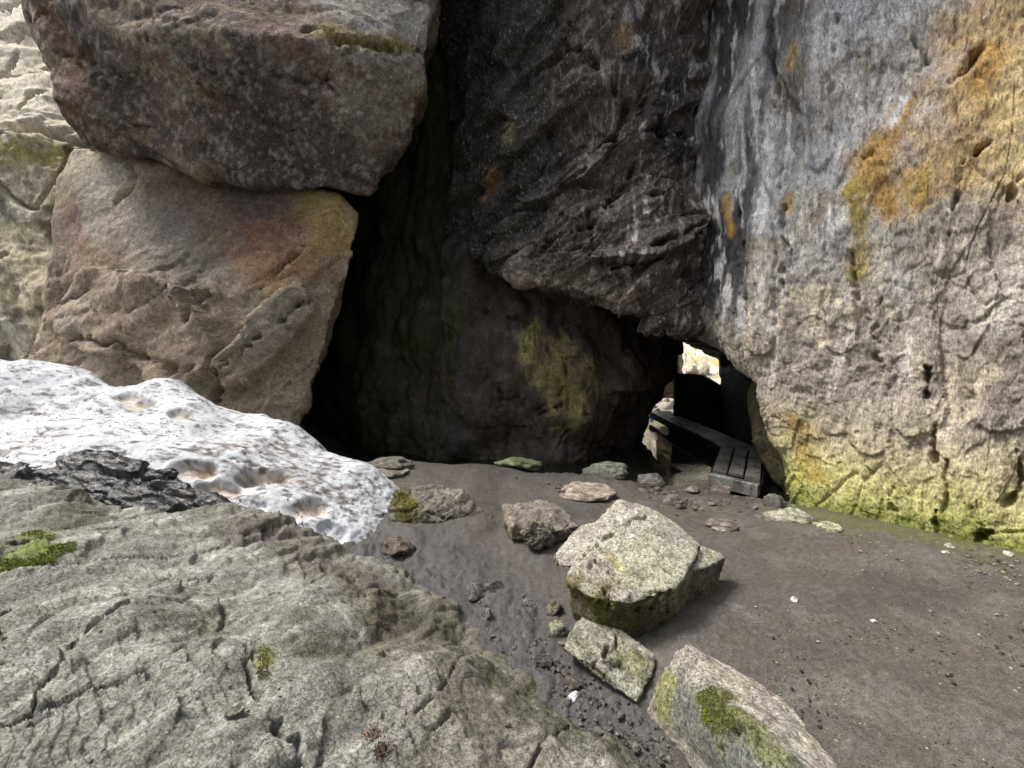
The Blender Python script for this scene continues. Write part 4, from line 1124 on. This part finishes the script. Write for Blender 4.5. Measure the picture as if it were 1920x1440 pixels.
S = [
    ('green_stone', (925, 850, 1020, 884), 'algae-green oblong stone on the crest of the mud bank before the dark cave', (.17, .20, .10), .6, 5, 31),
    ('grey_stone', (1095, 862, 1184, 898), 'grey-green rounded stone at the edge of the stream', (.22, .23, .19), .6, 5, 32),
    ('flat_stone', (1050, 905, 1165, 945), 'flat pale stone lying flush in the mud behind the largest boulder', (.36, .31, .25), .8, 5, 33),
    ('dark_stone', (868, 1080, 946, 1132), 'dark angular stone alone in the gully left of the largest boulder', (.12, .115, .105), .9, 5, 34),
    ('pale_flat_stone', (1440, 954, 1552, 984), 'long pale flat stone at the foot of the right-hand wall', (.42, .40, .30), .6, 5, 35),
    ('small_pale_stone', (1544, 978, 1592, 1000), 'small pale stone just right of the long flat one at the wall foot', (.38, .37, .24), .8, 4, 36),
    ('corner_stone', (1446, 924, 1486, 954), 'dark grey stone at the corner between boardwalk end and wall', (.15, .145, .12), .9, 4, 37),
    ('mud_stone', (690, 1000, 782, 1052), 'smooth flat mud-brown stone at the toe of the snow', (.13, .105, .085), .8, 5, 38),
    ('rim_rock', (655, 846, 768, 888), 'rough grey rock poking out where the snow meets the mud bank', (.16, .145, .12), .7, 5, 39),
    ('rim_rock', (690, 872, 760, 900), 'light grey rock slab just below the rough rock at the snow edge', (.24, .22, .18), .8, 5, 40),
    ('bank_stone', (1200, 884, 1256, 912), 'low grey stone on the bank directly below the yellow reflection', (.22, .2, .17), .8, 4, 41),
    ('bank_stone', (1284, 908, 1316, 926), 'rounded grey stone on the bank left of the boardwalk end', (.24, .22, .19), .9, 4, 42),
    ('bank_stone', (1340, 908, 1378, 930), 'small reddish stone at the lower edge of the boardwalk', (.2, .17, .15), .9, 4, 43),
    ('bank_stone', (1245, 925, 1290, 950), 'low stone half sunk in mud between flat stone and boardwalk', (.2, .18, .155), .8, 4, 44),
    ('mud_crust', (1330, 970, 1400, 998), 'thin crusted stone flush in the path behind the largest boulder', (.2, .175, .15), .7, 4, 45),
    ('gully_stone', (895, 1138, 925, 1172), 'small wedge-shaped stone just below the dark angular one', (.17, .16, .145), .9, 4, 46),
    ('gully_stone', (1018, 1118, 1058, 1160), 'square mossy stone under the left corner of the largest boulder', (.2, .19, .13), .9, 4, 47),
    ('gully_stone', (1030, 1165, 1070, 1198), 'lichen-grey stone touching the upper corner of the cracked slab', (.25, .24, .17), .9, 4, 48),
    ('gully_stone', (1000, 1225, 1040, 1256), 'dark chip of stone in the gully beside the foreground slab', (.11, .105, .095), .9, 4, 49),
    ('gully_stone', (1055, 1268, 1090, 1296), 'brown stone chip in the gully above the ice scrap', (.14, .12, .1), .9, 4, 50),
    ('ice_scrap', (1064, 1298, 1090, 1318), 'small white scrap of ice in the gully by the slab', (.7, .74, .78), .9, 4, 51),
    ('gully_stone', (980, 1120, 1010, 1140), 'little grey stone in the mud left of the largest boulder', (.16, .15, .135), .9, 4, 52),
    ('white_pebble', (1782, 1018, 1800, 1030), 'leftmost of three white pebbles along the wall foot', (.65, .62, .52), .9, 4, 53),
    ('white_pebble', (1770, 1030, 1786, 1040), 'middle one of three white pebbles along the wall foot', (.62, .58, .5), .9, 4, 54),
    ('white_pebble', (1892, 1034, 1912, 1046), 'rightmost of three white pebbles along the wall foot', (.68, .66, .58), .9, 4, 55),
    ('path_pebble', (1486, 1118, 1500, 1132), 'white chip on the path right of the largest boulder', (.6, .56, .5), .9, 4, 56),
    ('path_pebble', (1634, 1160, 1648, 1170), 'white chip lying alone in the middle of the path', (.58, .55, .5), .9, 4, 57),
    ('twig_stone', (1340, 985, 1372, 1000), 'pale crusted lump on the path just above the largest boulder', (.34, .3, .25), .8, 4, 58),
]
for nm, bx, lb, base, dp, lv, sd in S:
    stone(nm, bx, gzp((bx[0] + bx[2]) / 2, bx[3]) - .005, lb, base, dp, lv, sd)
# stone on the slab
p = nearest(BV, [(432, 1345)])[0]
stone('loose_stone', (415, 1325, 448, 1348), p[2] - .006, 'small loose grey stone resting on the foreground slab', (.22, .21, .18), .9, 4, 61, sink=.1)
p = nearest(BV, [(950, 1362)])[0]
stone('loose_stone', (944, 1354, 958, 1368), p[2] - .006, 'tiny tan pebble on the right flank of the foreground slab', (.36, .32, .24), .9, 4, 62, sink=.1)

# rubble and chips that nobody could count
def scatter(name, pts, sizes, cols, level=2, label=None, category=None, mat=None, seed=3, flatz=.6):
    r = np.random.default_rng(seed)
    base = [chunk(r, level, 9, .1, .05) for _ in range(6)]
    Vs, Ts, Cs, n = [], [], [], 0
    for p, s, c in zip(pts, sizes, cols):
        V, T = base[int(r.integers(6))]
        a = r.uniform(0, 6.28)
        R = np.array([[math.cos(a), -math.sin(a), 0], [math.sin(a), math.cos(a), 0], [0, 0, 1]])
        W = (V * np.array([1, r.uniform(.6, 1), flatz * r.uniform(.6, 1.1)]) * s) @ R.T + p
        Vs.append(W); Ts.append(T + n); n += len(W)
        Cs.append(np.tile(np.asarray(c, f32), (len(W), 1)))
    me = fast_mesh(name, np.concatenate(Vs), [np.concatenate(Ts)], np.concatenate(Cs))
    return put(name, me, mat or M_ROCK, label=label, category=category, kind='stuff')
def ground_spots(n, gen, seed):
    r = np.random.default_rng(seed)
    pts = []
    while len(pts) < n:
        px, py = gen(r)
        z = gzp(px, py, 3)
        q = Z(px, py, z)
        pts.append([q[0], q[1], z + .002])
    return np.array(pts), r
def near_line(line, spread):
    line = np.array(line, float)
    def g(r):
        k = r.integers(len(line) - 1); t = r.random()
        return line[k] * (1 - t) + line[k + 1] * t + r.normal(size=2) * spread
    return g
pts, r = ground_spots(520, near_line([(880, 1130), (960, 1190), (1040, 1250), (1110, 1330), (1190, 1400), (1290, 1440)], (38, 26)), 71)
sz = np.clip(r.lognormal(-5.0, .6, len(pts)), .003, .03)
scatter('gully_rubble', pts, sz, np.array([.115, .105, .095]) * r.uniform(.6, 1.8, (len(pts), 1)), 2, 'grey mud clods and stone crumbs along the gully beside the slab', 'rubble', seed=72, flatz=.8)
pts, r = ground_spots(260, near_line([(1060, 905), (1180, 918), (1260, 935), (1420, 950)], (45, 12)), 73)
sz = np.clip(r.lognormal(-4.2, .5, len(pts)), .006, .05)
scatter('bank_rubble', pts, sz, np.array([.15, .13, .115]) * r.uniform(.6, 1.6, (len(pts), 1)), 2, 'small stones and clods strewn over the stream bank', 'rubble', seed=74, flatz=.7)
pts, r = ground_spots(1500, lambda r: (r.uniform(1330, 1920), 1010 + 430 * r.random() ** .8), 75)
sz = np.clip(r.lognormal(-5.5, .55, len(pts)), .0015, .014)
scatter('path_chips', pts, sz, np.where(r.random((len(pts), 1)) < .45, np.array([[.42, .38, .33]]), np.array([[.06, .055, .05]])), 1, 'pale chips and dark crumbs trodden into the path', 'chips', seed=76, flatz=.5)
pts, r = ground_spots(420, near_line([(1480, 965), (1600, 1000), (1750, 1035), (1920, 1075)], (25, 14)), 77)
sz = np.clip(r.lognormal(-4.8, .5, len(pts)), .003, .03)
scatter('wall_foot_rubble', pts, sz, np.array([[.2, .19, .12]]) * r.uniform(.5, 1.8, (len(pts), 1)), 2, 'mossy crumbs of rock along the foot of the right-hand wall', 'rubble', seed=78, flatz=.6)

# ------------------------------------------------------------------ moss: tiny leaves growing on the rocks
def moss(name, V, N, pix, radius, count, size, colour, parent, seed, label=None):
    r = np.random.default_rng(seed)
    a = nearest(V, pix)
    d = polydist(V, a) + fbm(V * 12, 3, seed) * radius * .8
    idx = np.nonzero(d < radius)[0]
    if len(idx) == 0:
        return
    pick = r.choice(idx, count)
    B = V[pick] + r.normal(size=(count, 3)) * size * .6
    n = N[pick] + r.normal(size=(count, 3)) * .7
    n /= np.linalg.norm(n, axis=1)[:, None]
    t = np.cross(n, r.normal(size=(count, 3))); t /= np.maximum(np.linalg.norm(t, axis=1)[:, None], 1e-6)
    L = (size * r.uniform(.6, 1.6, count))[:, None]
    A0 = B - t * L * .35 - n * L * .3; A1 = B + t * L * .35 - n * L * .3; A2 = B + n * L * 1.1
    VV = np.stack([A0, A1, A2], 1).reshape(-1, 3)
    T = np.arange(count * 3).reshape(-1, 3)
    c = np.repeat(np.asarray(colour, f32)[None] * r.uniform(.5, 1.5, (count, 1)), 3, 0)
    me = fast_mesh(name, VV, [T], c.astype(f32), smooth=False)
    return put(name, me, M_LEAF, parent=parent, label=label, kind='stuff')
moss('moss', BV, BN, [(10, 1055), (70, 1045), (110, 1022)], .06, 6500, .005, (.20, .235, .035), slab, 81, 'bright yellow-green moss tuft')
lowv = np.nonzero((WV[:, 2] + .12 * fbm(WV * 3, 3, 88) < .17) & (WV[:, 2] > -.05) & (WV[:, 1] < 4.6))[0]
def moss_on(name, V, N, idx, count, size, colour, parent, seed):
    r = np.random.default_rng(seed)
    pick = r.choice(idx, count)
    B = V[pick] + r.normal(size=(count, 3)) * size * .6
    n = N[pick] + r.normal(size=(count, 3)) * .7; n /= np.linalg.norm(n, axis=1)[:, None]
    t = np.cross(n, r.normal(size=(count, 3))); t /= np.maximum(np.linalg.norm(t, axis=1)[:, None], 1e-6)
    L = (size * r.uniform(.6, 1.6, count))[:, None]
    VV = np.stack([B - t * L * .35 - n * L * .3, B + t * L * .35 - n * L * .3, B + n * L * 1.1], 1).reshape(-1, 3)
    c = np.repeat(np.asarray(colour, f32)[None] * r.uniform(.4, 1.5, (count, 1)), 3, 0).astype(f32)
    return put(name, fast_mesh(name, VV, [np.arange(count * 3).reshape(-1, 3)], c, smooth=False), M_LEAF, parent=parent, kind='stuff')
moss_on('moss', WV, WN, lowv, 5000, .007, (.15, .16, .035), rock_wall, 89)
moss('moss', BV, BN, [(60, 988), (95, 1000)], .035, 1500, .005, (.24, .27, .05), slab, 82)
moss('moss', BV, BN, [(492, 1205), (500, 1235), (495, 1262)], .02, 1500, .004, (.14, .14, .035), slab, 83)
moss('moss', MBV, MBN, [(742, 928), (755, 955), (748, 975)], .10, 3000, .008, (.17, .16, .03), moss_b, 84, 'mustard-yellow moss')
moss('moss', LGV, LGN, [(1325, 1310), (1345, 1335)], .075, 3600, .005, (.12, .135, .03), logr, 85)
moss('moss', LGV, LGN, [(1318, 1345)], .022, 1200, .005, (.19, .24, .03), logr, 86, 'bright green moss cushion')
moss('moss', BGV, BGN, [(1110, 1140), (1180, 1165)], .08, 2200, .006, (.12, .12, .03), big, 87)

def needles(name, V, N, idx, count, lo, hi, colour, parent, seed, label=None):
    r = np.random.default_rng(seed)
    pick = r.choice(idx, count)
    n = N[pick]
    t = np.cross(n, r.normal(size=(count, 3))); t /= np.maximum(np.linalg.norm(t, axis=1)[:, None], 1e-6)
    w = np.cross(n, t)
    L = r.uniform(lo, hi, count)[:, None] * .5; wd = L * r.uniform(.12, .45, (count, 1))
    B = V[pick] + n * .004
    VV = np.stack([B - t * L, B + w * wd, B + t * L, B - w * wd, B + n * wd * 1.2], 1).reshape(-1, 3)
    k = (np.arange(count) * 5)[:, None]
    T = np.concatenate([k + np.array([[0, 1, 4]]), k + np.array([[1, 2, 4]]), k + np.array([[2, 3, 4]]), k + np.array([[3, 0, 4]]), k + np.array([[0, 2, 1]]), k + np.array([[0, 3, 2]])])
    c = np.repeat(np.asarray(colour, f32)[None] * r.uniform(.4, 1.8, (count, 1)), 5, 0)
    return put(name, fast_mesh(name, VV, [T], c.astype(f32), smooth=False), M_LEAF, parent=parent, label=label, kind='stuff')
up_i = np.nonzero((SN[:, 2] > .55) & (SV[:, 2] > .0))[0]
dens = fbm(SV[up_i] * 1.4, 3, 841) + .5 * fbm(SV[up_i] * 6, 2, 842)
needles('plant_debris', SV, SN, up_i[dens > .02], 900, .008, .035, (.07, .055, .042), None, 843, 'dark needles, bark and leaf bits strewn over the old snow')
fl = np.nonzero(BV[:, 2] > -.1)[0]
dens = fbm(BV[fl] * 3, 3, 844)
needles('leaf_litter', BV, BN, fl[dens > .2], 420, .006, .022, (.11, .08, .045), None, 845, 'brown leaf crumbs caught on the foreground slab')
def tuft(px, py, rad, colour, seed, label):
    r = np.random.default_rng(seed)
    a = nearest(BV, [(px, py)])[0]
    cnt = 260
    B = a + r.normal(size=(cnt, 3)) * np.array([rad, rad, rad * .3])
    n = r.normal(size=(cnt, 3)) + np.array([0, 0, .8]); n /= np.linalg.norm(n, axis=1)[:, None]
    t = np.cross(n, r.normal(size=(cnt, 3))); t /= np.linalg.norm(t, axis=1)[:, None]
    L = r.uniform(.5, 1.4, (cnt, 1)) * rad * .7
    VV = np.stack([B - t * L * .2, B + t * L * .2, B + n * L], 1).reshape(-1, 3)
    c = np.repeat(np.asarray(colour, f32)[None] * r.uniform(.5, 1.6, (cnt, 1)), 3, 0).astype(f32)
    rebase(put('dead_moss_tuft', fast_mesh('dead_moss_tuft', VV, [np.arange(cnt * 3).reshape(-1, 3)], c, smooth=False), M_LEAF, label=label, category='moss tuft'))
tuft(702, 1368, .016, (.16, .085, .04), 851, 'rusty tuft of dead moss on the slab, the upper of a pair')
tuft(724, 1402, .018, (.09, .05, .03), 852, 'dark brown tuft of dead moss on the slab, the lower of a pair')
tuft(718, 1222, .012, (.08, .07, .035), 853, 'small olive-brown moss tuft near the middle of the slab')
tuft(730, 1168, .014, (.10, .07, .04), 854, 'brown moss tuft near the upper rim of the slab')

# ------------------------------------------------------------------ boardwalk
def parent_at(p):
    return np.array(p.location[:]) if p is not None else np.zeros(3)
def beam(name, a, b, w, h, parent, base, seed, up=.0, label=None):
    """a plank from a to b (its top centre line), w wide, h thick, with eased edges and uneven ends"""
    a = np.array(a, float); b = np.array(b, float)
    d = b - a; Ln = np.linalg.norm(d); d /= Ln
    s = np.cross(d, [0, 0, 1.0]); s /= np.linalg.norm(s); u = np.cross(s, d)
    e = min(.006, h * .2)
    prof = [(-w / 2, -h), (w / 2, -h), (w / 2, -e), (w / 2 - e, 0), (-w / 2 + e, 0), (-w / 2, -e)]
    r = np.random.default_rng(seed)
    k = 28
    V = []
    for i in range(k + 1):
        o = a + d * Ln * i / k + u * r.normal() * .0025 + s * r.normal() * .0015
        for (x, z) in prof:
            V.append(o + s * x + u * z)
    V = np.array(V)
    Q = []
    for i in range(k):
        for j in range(6):
            Q.append([i * 6 + j, i * 6 + (j + 1) % 6, (i + 1) * 6 + (j + 1) % 6, (i + 1) * 6 + j])
    caps = [[0, 5, 4, 3], [0, 3, 2, 1]]
    caps2 = [[k * 6 + q for q in c[::-1]] for c in caps]
    c = np.tile(np.asarray(base, f32) * r.uniform(.75, 1.25), (len(V), 1))
    c = c * np.clip(1 + 1.1 * fbm((V + parent_at(parent)) * 3.2, 4, 140), .35, 2)[:, None]
    me = fast_mesh(name, V, [np.array(Q), np.array(caps), np.array(caps2)], c, smooth=False)
    return put(name, me, M_BEAM if name == 'edge_beam' else M_WOOD, parent=parent, label=label)
BZ = -.05
bw = put('boardwalk', None, None, label='wet plank boardwalk bending over the stream towards the daylight gap', category='boardwalk')
bw.location = (3.2, 6.2, WZ)
bwinv = np.array([3.2, 6.2, WZ])
A0 = np.array([2.80, 5.58, BZ]); A1 = np.array([3.62, 6.95, BZ])      # left edge of the near leg
B0 = np.array([3.22, 5.14, BZ]); B1 = np.array([4.16, 6.62, BZ])      # right edge
for k in range(3):
    t = (k + .5) / 3
    beam('plank', A0 + (B0 - A0) * t - (A1 - A0) * (.0, -.03, .025)[k] + np.array([0, 0, (.0, .006, -.005)[k]]) - bwinv, A1 + (B1 - A1) * t - bwinv, .178, .035, bw, (.10, .095, .088), 90 + k)
C0 = np.array([3.62, 6.98, BZ]); C1 = np.array([3.56, 10.4, BZ + .02])
D0 = np.array([4.16, 6.66, BZ]); D1 = np.array([4.02, 10.3, BZ + .02])
for k in range(3):
    t = (k + .5) / 3
    beam('plank', C0 + (D0 - C0) * t - bwinv, C1 + (D1 - C1) * t - bwinv, .165, .035, bw, (.12, .115, .11), 95 + k)
dn = np.array([0, 0, -.04])
beam('edge_beam', A0 + dn - bwinv, A1 + dn - bwinv, .05, .13, bw, (.010, .009, .008), 100)  # shaded side of the deck painted as a near-black beam
beam('edge_beam', B0 + dn - bwinv, B1 + dn - bwinv, .05, .13, bw, (.010, .009, .008), 101)
beam('edge_beam', C0 + dn - bwinv, C1 + dn - bwinv, .05, .13, bw, (.010, .009, .008), 102)
beam('edge_beam', D0 + dn - bwinv, D1 + dn - bwinv, .05, .13, bw, (.010, .009, .008), 103)
side = (B0 - A0) / np.linalg.norm(B0 - A0); fw = np.array([side[1], -side[0], 0])
fw = fw if fw[1] < 0 else -fw
beam('end_board', A0 + fw * .06 + np.array([0, 0, -.03]) - bwinv, B0 + fw * .06 + np.array([0, 0, -.03]) - bwinv, .11, .16, bw, (.17, .165, .15), 104)
for k, q in enumerate([A0 + (A1 - A0) * .5, A1, B0 + (B1 - B0) * .6, C0 + (C1 - C0) * .5]):
    beam('post', q + np.array([0, 0, -.21]) - bwinv, q + np.array([.0001, 0, -.9]) - bwinv, .09, .09, bw, (.05, .045, .04), 110 + k) if False else None

# ------------------------------------------------------------------ the bright place beyond the gap
ctrl = [[(x, y, dd + e) for x, dd in ((1120, 12.8), (1220, 13.0), (1285, 13.2), (1350, 13), (1480, 12.5))] for y, e in ((380, 26), (480, 20), (560, 14), (620, 9), (660, 5.5), (700, 2.4), (730, .9), (780, 0))]
GX = patch(ctrl, 120, 160)
def out_disp(V, N):
    fa, _ = facet(V * np.array([.9, .9, 1.4]), 1601, 1.2); fb, _ = facet(V * 3, 1602, 1.1)
    return fa * .35 + fb * .15 + fbm(V * 2, 4, 1603) * .15, None
def out_col(V0, V, N, d, ex):
    n = fbm(V0 * 1.6, 4, 1610); n2 = fbm(V0 * 5, 3, 1611)
    c = np.tile(np.array([.78, .71, .57], f32), (len(V0), 1))
    c = lay(c, (.62, .46, .27), sm(.05, .4, n)); c = lay(c, (.30, .32, .08), sm(.3, .5, n2) * .6)
    return c
solid_from_patch('sunlit_cliff', GX, (0, 2, -6), out_disp, out_col, M_WALL, label='bright cliff of broken tan rock seen through the gap', category='rock wall')
hull_rock('tan_pillar', [[P(1236, 596, 11.8), P(1276, 606, 11.8), P(1278, 745, 11.6), P(1232, 745, 11.6), P(1240, 600, 12.6), P(1276, 610, 12.6), P(1278, 745, 12.6)]], .06, soft_disp(1621, .1, .05), plain_col((.36, .25, .14), 1625, .7), M_ROCK,
          label='orange-tan rock pillar just beyond the gap', category='rock')
for k, (bx, zz) in enumerate([((1288, 684, 1312, 702), .55), ((1312, 682, 1334, 704), .5), ((1216, 752, 1236, 768), -.2), ((1236, 744, 1262, 764), -.2), ((1224, 762, 1244, 774), -.25)]):
    x0, y0, x1, y1 = bx
    lab = ['tan rock in bright light above the standing stone, left one', 'tan rock in bright light above the standing stone, right one', 'white-lit rubble stone left of the boardwalk far end', 'white-lit rubble stone behind the boardwalk far end', 'lowest white-lit stone at the boardwalk far end'][k]
    stone('sunlit_stone', bx, zz, lab, (.5, .43, .33) if k < 2 else (.5, .48, .44), .8, 4, 130 + k)
